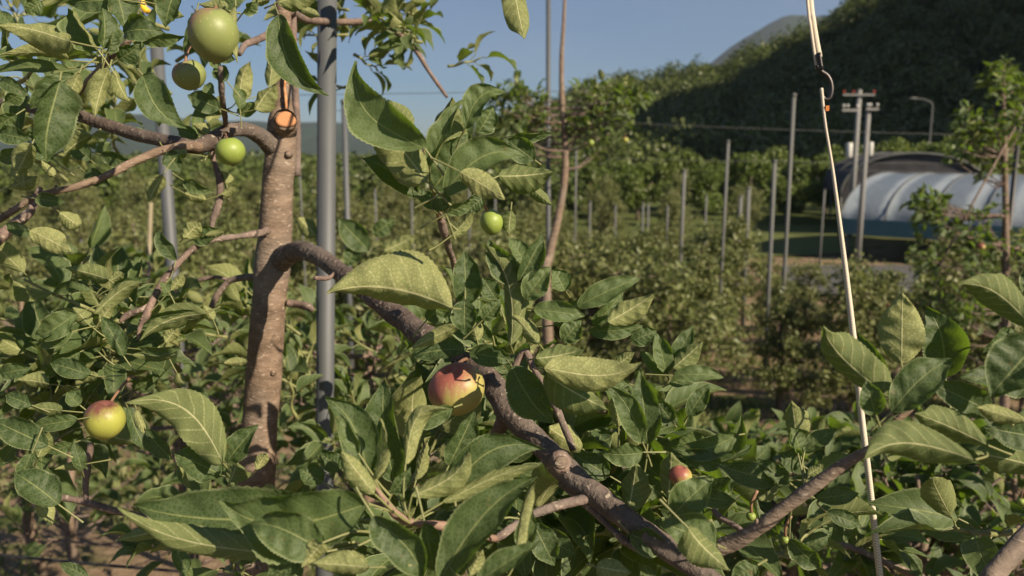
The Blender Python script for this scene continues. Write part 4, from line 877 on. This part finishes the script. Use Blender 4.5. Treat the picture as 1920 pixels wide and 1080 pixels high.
c = Cluster((1512, 910, .60)); c.leaves([
 ((1492, 832, 1484, 752, 46, .62), D(roll=165, tint=.5)), ((1508, 848, 1568, 804, 30, .62), D(roll=-20, tint=.7)), ((1500, 870, 1462, 850, 44, .62), D(tint=.1)), ((1525, 885, 1590, 850, 34, .64), D(roll=20, tint=.9)), ((1470, 900, 1400, 900, 34, .63), D(roll=-10, tint=.3)),
 ((1530, 935, 1610, 925, 32, .63), D(tint=.2)), ((1465, 960, 1440, 1010, 38, .6), D(roll=20, tint=.1)), ((1500, 850, 1480, 800, 36, .62), D(roll=40)), ((1550, 960, 1615, 985, 30, .66), D(tint=.1)), ((1505, 1030, 1560, 1000, 30, .68), D()), ((1480, 1010, 1540, 1065, 40, .62), D(roll=20, tint=.2)),
 ((1515, 890, 1545, 870, 22, .6), D(roll=U))]); c.make(B_r, MO, PETI)
c = Cluster((1712, 762, .55)); c.leaves([
 ((1668, 748, 1544, 612, 74, .54), D(roll=165, curl=.08, bend=.10, tint=.0)), ((1666, 724, 1606, 622, 32, .57), D(tint=.1)), ((1690, 682, 1692, 548, 74, .58), D(roll=185, curl=.02, fold=.12, tint=1., wave=.09, tip=.06)),
 ((1772, 708, 1736, 574, 76, .60), D(roll=10, fold=.4, bend=.08, tint=.15)), ((1672, 772, 1788, 674, 66, .52), D(roll=-6, bend=-.06, curl=.08, tint=.3)), ((1642, 778, 1624, 712, 44, .5), D(tint=.25)), ((1720, 740, 1700, 700, 40, .58), D(tint=.3)),
 ((1828, 862, 1616, 864, 72, .46), D(roll=165, curl=.12, bend=-.12, tint=.0, hub=(1850, 850, .48))), ((1852, 835, 1716, 776, 56, .5), D(roll=170, tint=0.)), ((1862, 772, 1738, 714, 56, .52), D(tint=.05)),
 ((1640, 815, 1632, 780, 12, .54), D(roll=40))]); c.make(B_r, MO, PETI)
# ---- fill shoots: real shoots with stem, stalks and leaves at random but true places
def shoot(parent, p0, dr, L, n, size, org, stems=None, mat=LEAF, nu=9, nv=4, r=.0022):
    p0 = np.array(p0); dr = nrm(np.array(dr, float)); A = Acc(); St = Acc()
    side = nrm(np.cross(dr, [.1, .3, 1])); up = np.cross(side, dr)
    pts = [p0+dr*L*t+np.array([0, 0, .12*L*t*t])+side*random.uniform(-.01, .01) for t in np.linspace(0, 1, 5)]
    s = spline(pts, 3); tube(St, s, np.linspace(r*1.5, r*.7, len(s)), 6, .2, nsc=120)
    for i in range(n):
        t = .2+.8*(i+.5)/n; an = i*2.4+random.uniform(-.3, .3); q = s[int(t*(len(s)-1))]
        rad = side*math.cos(an)+up*math.sin(an); out = nrm(rad*(1.1-.5*t)+dr*(.35+.7*t)+np.array([0, 0, random.uniform(-.1, .3)]))
        sz = size*random.uniform(.65, 1.15); B = q+out*sz*.28; T = B+nrm(out+np.array([0, 0, random.uniform(-.6, .05)]))*sz
        N = nrm(np.array([0, 0, 1.])+dr*.4-rad*.25+rng.normal(size=3)*.45)
        leaf(A, B, T, sz*random.uniform(.46, .58), N, random.uniform(.03, .16), random.uniform(.1, .6), random.uniform(-.12, .12), random.uniform(.03, .09), random.uniform(0, .1), nu, nv, random.random(), random.uniform(0, 6))
        tube(St, [q, (q+B)/2+np.array([0, 0, .002]), B], [.0012, .001, .0009], 4, cap=False)
    kid2('leaf_cluster', [(A, mat), (St, PETI)], parent, org)
def fill(parent, org, rect, n, d0, d1, size=.075, Ls=(.08, .16), nl=(7, 12), up=.7, wood=0, nu=9, nv=4):
    for i in range(n):
        px = random.uniform(rect[0], rect[2]); py = random.uniform(rect[1], rect[3]); d = random.uniform(d0, d1)
        p = P(px, py, d); dr = (random.gauss(0, .7), random.gauss(0, .5)-.25, random.uniform(.1, 1)*up)
        shoot(parent, p, dr, random.uniform(*Ls), random.randint(*nl), size, org, nu=nu, nv=nv)
bt = [o for o in (limb, B_mid, B_ll, B_up, B_tr)]
fill(limb, MO, (730, 840, 1010, 1080), 15, .78, 1.0, .080, (.05, .09), nu=12, nv=6)
fill(limb, MO, (1000, 850, 1330, 1080), 20, .80, 1.1, .074, Ls=(.05, .10), nu=12, nv=6, up=.4)
fill(limb, MO, (860, 660, 1130, 750), 7, .82, .98, .06, nu=12, nv=6, Ls=(.05, .08), up=.4)
fill(limb, MO, (650, 640, 780, 860), 7, 1.3, 1.9)
fill(B_r, MO, (1380, 1000, 1640, 1080), 5, .85, 1.1, .06, Ls=(.04, .08))
fill(B_mid, MO, (90, 570, 350, 720), 11, 1.0, 1.3, .07)
fill(B_mid, MO, (380, 560, 600, 800), 7, 1.35, 1.8)
fill(B_ll, MO, (0, 700, 210, 900), 8, .9, 1.2)
fill(B_ll, MO, (330, 985, 460, 1080), 4, .8, 1.1, .07, (.04, .07), up=.3)
fill(B_up, MO, (0, 170, 330, 370), 12, 1.2, 1.8, .066)
fill(B_up, MO, (0, -30, 380, 180), 7, 1.0, 1.7, .07)
fill(B_tr, MO, (650, -20, 860, 130), 13, 1.45, 1.75, .07, (.06, .12), (6, 10), .3)
fill(B_tr, MO, (636, 60, 700, 170), 3, 1.5, 1.65, .06, (.06, .1), (5, 7), -.3)
c = Cluster(); c.leaves([((962, -40, 984, 74, 50, .74), D(roll=165, tint=.6, fold=.4)), ((620, 45, 600, 80, 20, 1.5), D())]); c.make(B_tr, MO)
branch([(962, -40, .74, 4), (930, -120, .8, 6), (760, -260, 1.0, 12), (560, -220, 1.13, 18)], mat=TWIG, rough=.1)
# second row: leafy low trees just behind, with their own trunks
def midtree(px, d, top, bottom, n, label, spread=.45, size=.085, lean=0, trunkpx=20, leader=None, crown=None):
    p = P(px, 700, d); x, y = p[0], p[1]; g = gz(x, y); e = tree_root(label, x, y); org = np.array([x, y, g])
    a = Acc(); zt = P(px, top, d)[2]
    if leader is None: leader = [(px, top, d, trunkpx*.35), (px+6, (top+bottom)/2, d, trunkpx*.7), (px, bottom, d, trunkpx)]
    w = np.array([list(P(q[0], q[1], q[2]))+[q[3]*q[2]/FPX/2] for q in leader]); last = w[-1]
    w = np.vstack([w, [x, y, g-.1, last[3]*1.3]]); s = spline(w, 6); tube(a, s[:, :3], s[:, 3], 10, .08); trk = kid('trunk', a, BARK, e, org)
    A = Acc(); St = Acc(); zb = P(px, bottom, d)[2]
    for i in range(n):
        t = random.random()
        if crown: cx, cy, rx, ry = crown[i % len(crown)]; rr = math.sqrt(random.random()); an = random.uniform(0, 6.28); q = P(cx+rx*rr*math.cos(an), cy+ry*rr*math.sin(an), d+random.gauss(0, rx*d/FPX*.5))
        else: an = random.uniform(0, 6.28); z = zb+(zt-zb)*t; rr = spread*(1-.5*t)*math.sqrt(random.random()); q = np.array([x+rr*math.cos(an), y+rr*math.sin(an)*.8, z])
        j = min(range(len(s)), key=lambda k: abs(s[k][2]-(q[2]-.08))); b0 = s[j][:3]
        tube(St, spline([b0, (b0+q)/2-np.array([0, 0, .03]), q], 3), [.006, .006, .005, .005, .004, .003, .003], 5, .2, cap=False)
        dr = nrm(q-b0+np.array([0, 0, .15]))
        side = nrm(np.cross(dr, [.1, .3, 1])); upv = np.cross(side, dr)
        m = random.randint(7, 12)
        for k in range(m):
            an = k*2.4+random.random(); c0 = q+dr*random.uniform(-.02, .10); rad = side*math.cos(an)+upv*math.sin(an); out = nrm(rad+dr*.6); sz = size*random.uniform(.6, 1.15)
            B = c0+out*sz*.3; T = B+nrm(out+np.array([0, 0, random.uniform(-.7, .1)]))*sz
            leaf(A, B, T, sz*.52, nrm(np.array([0, -.2, 1.])+rng.normal(size=3)*.5), random.uniform(.02, .16), random.uniform(.1, .6), random.uniform(-.1, .1), .06, .05, 6, 2, random.random(), random.uniform(0, 6))
            tube(St, [c0, B], [.0014, .001], 3, cap=False)
    kid('crown', A, LEAF, e, org); kid('limbs', St, TWIG, e, org); return e
midtree(1056, 4.9, -60, 560, 75, 'slender apple tree with bare leaning leader and small crown behind the centre shoot', leader=[(1062, -80, 4.9, 5), (1057, 40, 4.9, 7), (1053, 110, 4.9, 9), (1054, 190, 4.9, 11), (1060, 270, 4.9, 13), (1058, 340, 4.9, 14), (1046, 410, 4.9, 15), (1030, 480, 4.9, 17), (1024, 560, 4.9, 20)], crown=[(1120, 210, 60, 45), (1110, 250, 40, 45), (985, 225, 50, 45), (1000, 260, 60, 50), (1165, 185, 22, 14), (965, 190, 30, 30)], size=.075)
midtree(1880, 5.6, 120, 800, 150, 'tall apple tree at the right edge growing above the shed roof', crown=[(1870, 230, 55, 70), (1850, 290, 55, 50), (1890, 180, 40, 40), (1800, 440, 80, 50), (1790, 520, 80, 60), (1880, 480, 50, 100), (1860, 600, 70, 70), (1765, 400, 30, 25), (1800, 640, 80, 60)], size=.085, trunkpx=18)
midtree(40, 4.6, 560, 900, 60, 'leafy low apple tree in the second row at the left edge', .5)
midtree(330, 2.5, 520, 1000, 65, 'bushy low apple tree seen between the left limbs and the trunk', .5, leader=[(330, 520, 2.5, 8), (335, 800, 2.5, 14), (340, 1000, 2.5, 18)])
midtree(690, 2.4, 600, 1000, 70, 'bushy low apple tree just right of the thick steel post', .5)
midtree(1720, 1.75, 890, 1120, 70, 'low apple tree with pale fruitlets at the bottom right', .42, .075)
midtree(1480, 2.2, 870, 1120, 60, 'low apple sapling between the forked branch and the cord', .4, .08)
midtree(1900, 2.3, 870, 1120, 60, 'leafy low apple tree at the far bottom right corner behind the near twigs', .45, .075)
midtree(1310, 3.2, 850, 1100, 60, 'low apple tree in the shade just right of the thick forked limb', .5, .08)
midtree(1150, 2.6, 760, 1060, 60, 'leafy apple tree hidden behind the thick forked limb', .55)
midtree(130, 4.2, 640, 1000, 40, 'small apple tree with its trunk rising from the soil above the black pipe', .45)
midtree(430, 4.4, 560, 960, 60, 'small apple tree partly hidden by the main trunk', .5)
# the near tree at the right edge
rt = tree_root('very near apple branch tips reaching in from the right edge', *P(2150, 1000, .75)[:2]); RO = np.array(rt.location)
a = Acc(); g0 = RO.copy(); w = np.array([list(P(1850, 1095, .62))+[.0075], list(P(1900, 1035, .64))+[.008], list(P(1960, 980, .67))+[.009], list(P(2060, 960, .7))+[.014], list(P(2150, 1040, .74))+[.02], [g0[0], g0[1], g0[2]+.4, .024], [g0[0], g0[1], g0[2]-.1, .03]])
s = spline(w, 6); tube(a, s[:, :3], s[:, 3], 14, .12); RT = kid('trunk', a, BARK, rt, RO)
b1, _s = branch([(2070, 960, .70, 22), (2030, 880, .62, 16), (1990, 780, .57, 14), (1960, 700, .55, 10), (1930, 640, .55, 7)], rt, TWIG, .2)
c = Cluster((1935, 640, .55)); c.leaves([
 ((1935, 612, 1798, 534, 66, .52), D(roll=168, curl=.12, bend=-.10, tint=.0)), ((1902, 618, 1842, 662, 36, .56), D(roll=-10, tint=.3, fold=.5)), ((1950, 640, 1856, 745, 96, .50), D(roll=10, tint=.0)),
 ((1925, 790, 1832, 764, 34, .5), D(roll=180, tint=.8)), ((1960, 720, 1800, 706, 60, .55), D(roll=20, tint=.05)), ((1950, 820, 1840, 800, 60, .55), D(tint=.1)), ((1960, 880, 1830, 850, 66, .55), D(roll=165, tint=.0)), ((1930, 560, 1960, 480, 50, .55), D(tint=.2)),
 ((1925, 700, 1880, 640, 40, .56), D(tint=.2)), ((1930, 860, 1880, 810, 40, .6), D(tint=.1))]); c.make(b1, RO, PETI)
fill(b1, RO, (1880, 930, 1980, 1080), 4, .75, 1.0)
# ---------------------------------------------------------------- apples: things that hang from the branches
def apple(px, py, d, rpx, mat, label, group=None, axis=(0.1, -.1, 1), stem_to=None, sq=.95, stemlen=.018, cat='apple', calyx=True, smat=None):
    c = P(px, py, d); R = rpx*d/FPX; ax = nrm(np.array(axis, float)); u = nrm(np.cross(ax, [0, 1, .1])); w = np.cross(u, ax)
    M = np.stack([u, w, ax], 1); e = empty('apple', label, cat, group, tuple(c))
    a = Acc(); V = []; F = []; nr, ns = 22, 32
    for i in range(nr+1):
        th = math.pi*i/nr; z = math.cos(th); r = math.sin(th)
        rr = r*(1+.03*z)*(1-.10*max(0, -z)**2); zz = z*sq
        if z > 0: zz -= .26*math.exp(-(r/.22)**2)
        else: zz += .16*math.exp(-(r/.18)**2)
        for k in range(ns):
            an = 2*math.pi*k/ns; f = 1+.018*math.cos(5*an+.4)*(1-z)*.8+.03*math.sin(2*an+px)+.02*math.sin(an+py)*z
            V.append((rr*f*math.cos(an)*R, rr*f*math.sin(an)*R, zz*R))
    F = [(i*ns+k, (i+1)*ns+k, (i+1)*ns+(k+1) % ns, i*ns+(k+1) % ns) for i in range(nr) for k in range(ns)]
    a.add(np.array(V)@M.T, F); build('skin', a, mat, e)
    a = Acc(); p0 = ax*R*.66; p1 = ax*(R*sq+stemlen*.5)+u*.002; p2 = ax*(R*sq+stemlen)+np.array([.003, .004, .003])
    if stem_to is not None: p2 = P(*stem_to)-c; p1 = (p0*.4+p2*.6)+ax*.003
    tube(a, spline([p0, p1, p2], 4), np.linspace(.0013, .0018, 9), 7); build('stem', a, smat or PETR, e)
    if calyx:
        a = Acc(); b = -ax*R*(sq-.12)
        for k in range(5):
            an = k*1.2566; q = u*math.cos(an)+w*math.sin(an); tube(a, [b+q*R*.04, b+q*R*.10-ax*R*.10, b+q*R*.16-ax*R*.17], [R*.05, R*.045, R*.012], 5, flat=.4)
        build('calyx', a, TWIG, e)
    return e
apple(401, 66, .66, 47, AP_G, 'largest green apple, hanging at the top left close to the lens', axis=(.05, -.25, 1), stem_to=(418, -10, .74), sq=1.10)
apple(355, 141, .72, 30, AP_G, 'smaller green apple tucked under the largest one at the top left', axis=(-.3, -.2, 1), stem_to=(360, 85, .74))
apple(432, 284, .95, 28, AP_S, 'green apple hanging below the arched limb left of the trunk', axis=(-.15, 0, 1), stem_to=(420, 250, 1.02))
apple(857, 730, .66, 53, AP_R, 'red blushed apple among the leaves in the middle of the picture', axis=(-.35, -.2, .9), stem_to=(880, 672, .76), sq=.92)
apple(196, 788, .80, 36, AP_H, 'apple with red top and yellow green underside at the lower left', axis=(.25, -.1, 1), stem_to=(246, 706, .86), smat=PETR, sq=1.05)
apple(922, 417, .72, 22, AP_S, 'small bright green apple right of the central leafy shoot', axis=(-.2, 0, 1), sq=1.1, stem_to=(900, 380, .7))
apple(1276, 893, .60, 21, AP_R, 'red apple mostly hidden behind leaves right of the thick limb', axis=(.1, 0, 1), stem_to=(1262, 860, .68))
apple(1742, 662, .64, 13, AP_R, 'tiny red apple peeping out behind the pale upright leaf at right')
for x, y, d, r in ((1680, 1030, 1.5, 12), (1914, 940, 1.5, 7), (1472, 1012, .8, 8), (1408, 968, .75, 9)):
    apple(x, y, d, r, AP_S, {1680: 'pale green fruitlet at the foot of the low tree bottom right', 1914: 'tiny pale fruitlet near the right edge above the bottom branch', 1472: 'tiny green fruitlet under the forked branch', 1408: 'round green fruitlet between twigs left of the forked branch'}[x], 'green fruitlets at the bottom right')
for x, y, d, r, m, l in ((1572, 790/2.95, 0, 0, 0, 0),) if False else ((1125, 226, 4.8, 7, AP_S, 'small green apple in the crown behind the centre, left one'), (1172, 262, 4.7, 6, AP_H, 'small yellow apple low in the crown behind the centre'), (1108, 268, 4.8, 7, AP_S, 'green apple at the lower edge of the crown behind the centre'), (1840, 463, 5.3, 7, AP_R, 'orange red apple in the crown at the right edge'), (1665, 574, 9, 5, AP_R, 'reddish apple in the blurred row right of the cord')):
    apple(x, y, d, r, m, l, 'small apples in the trees behind', calyx=False)
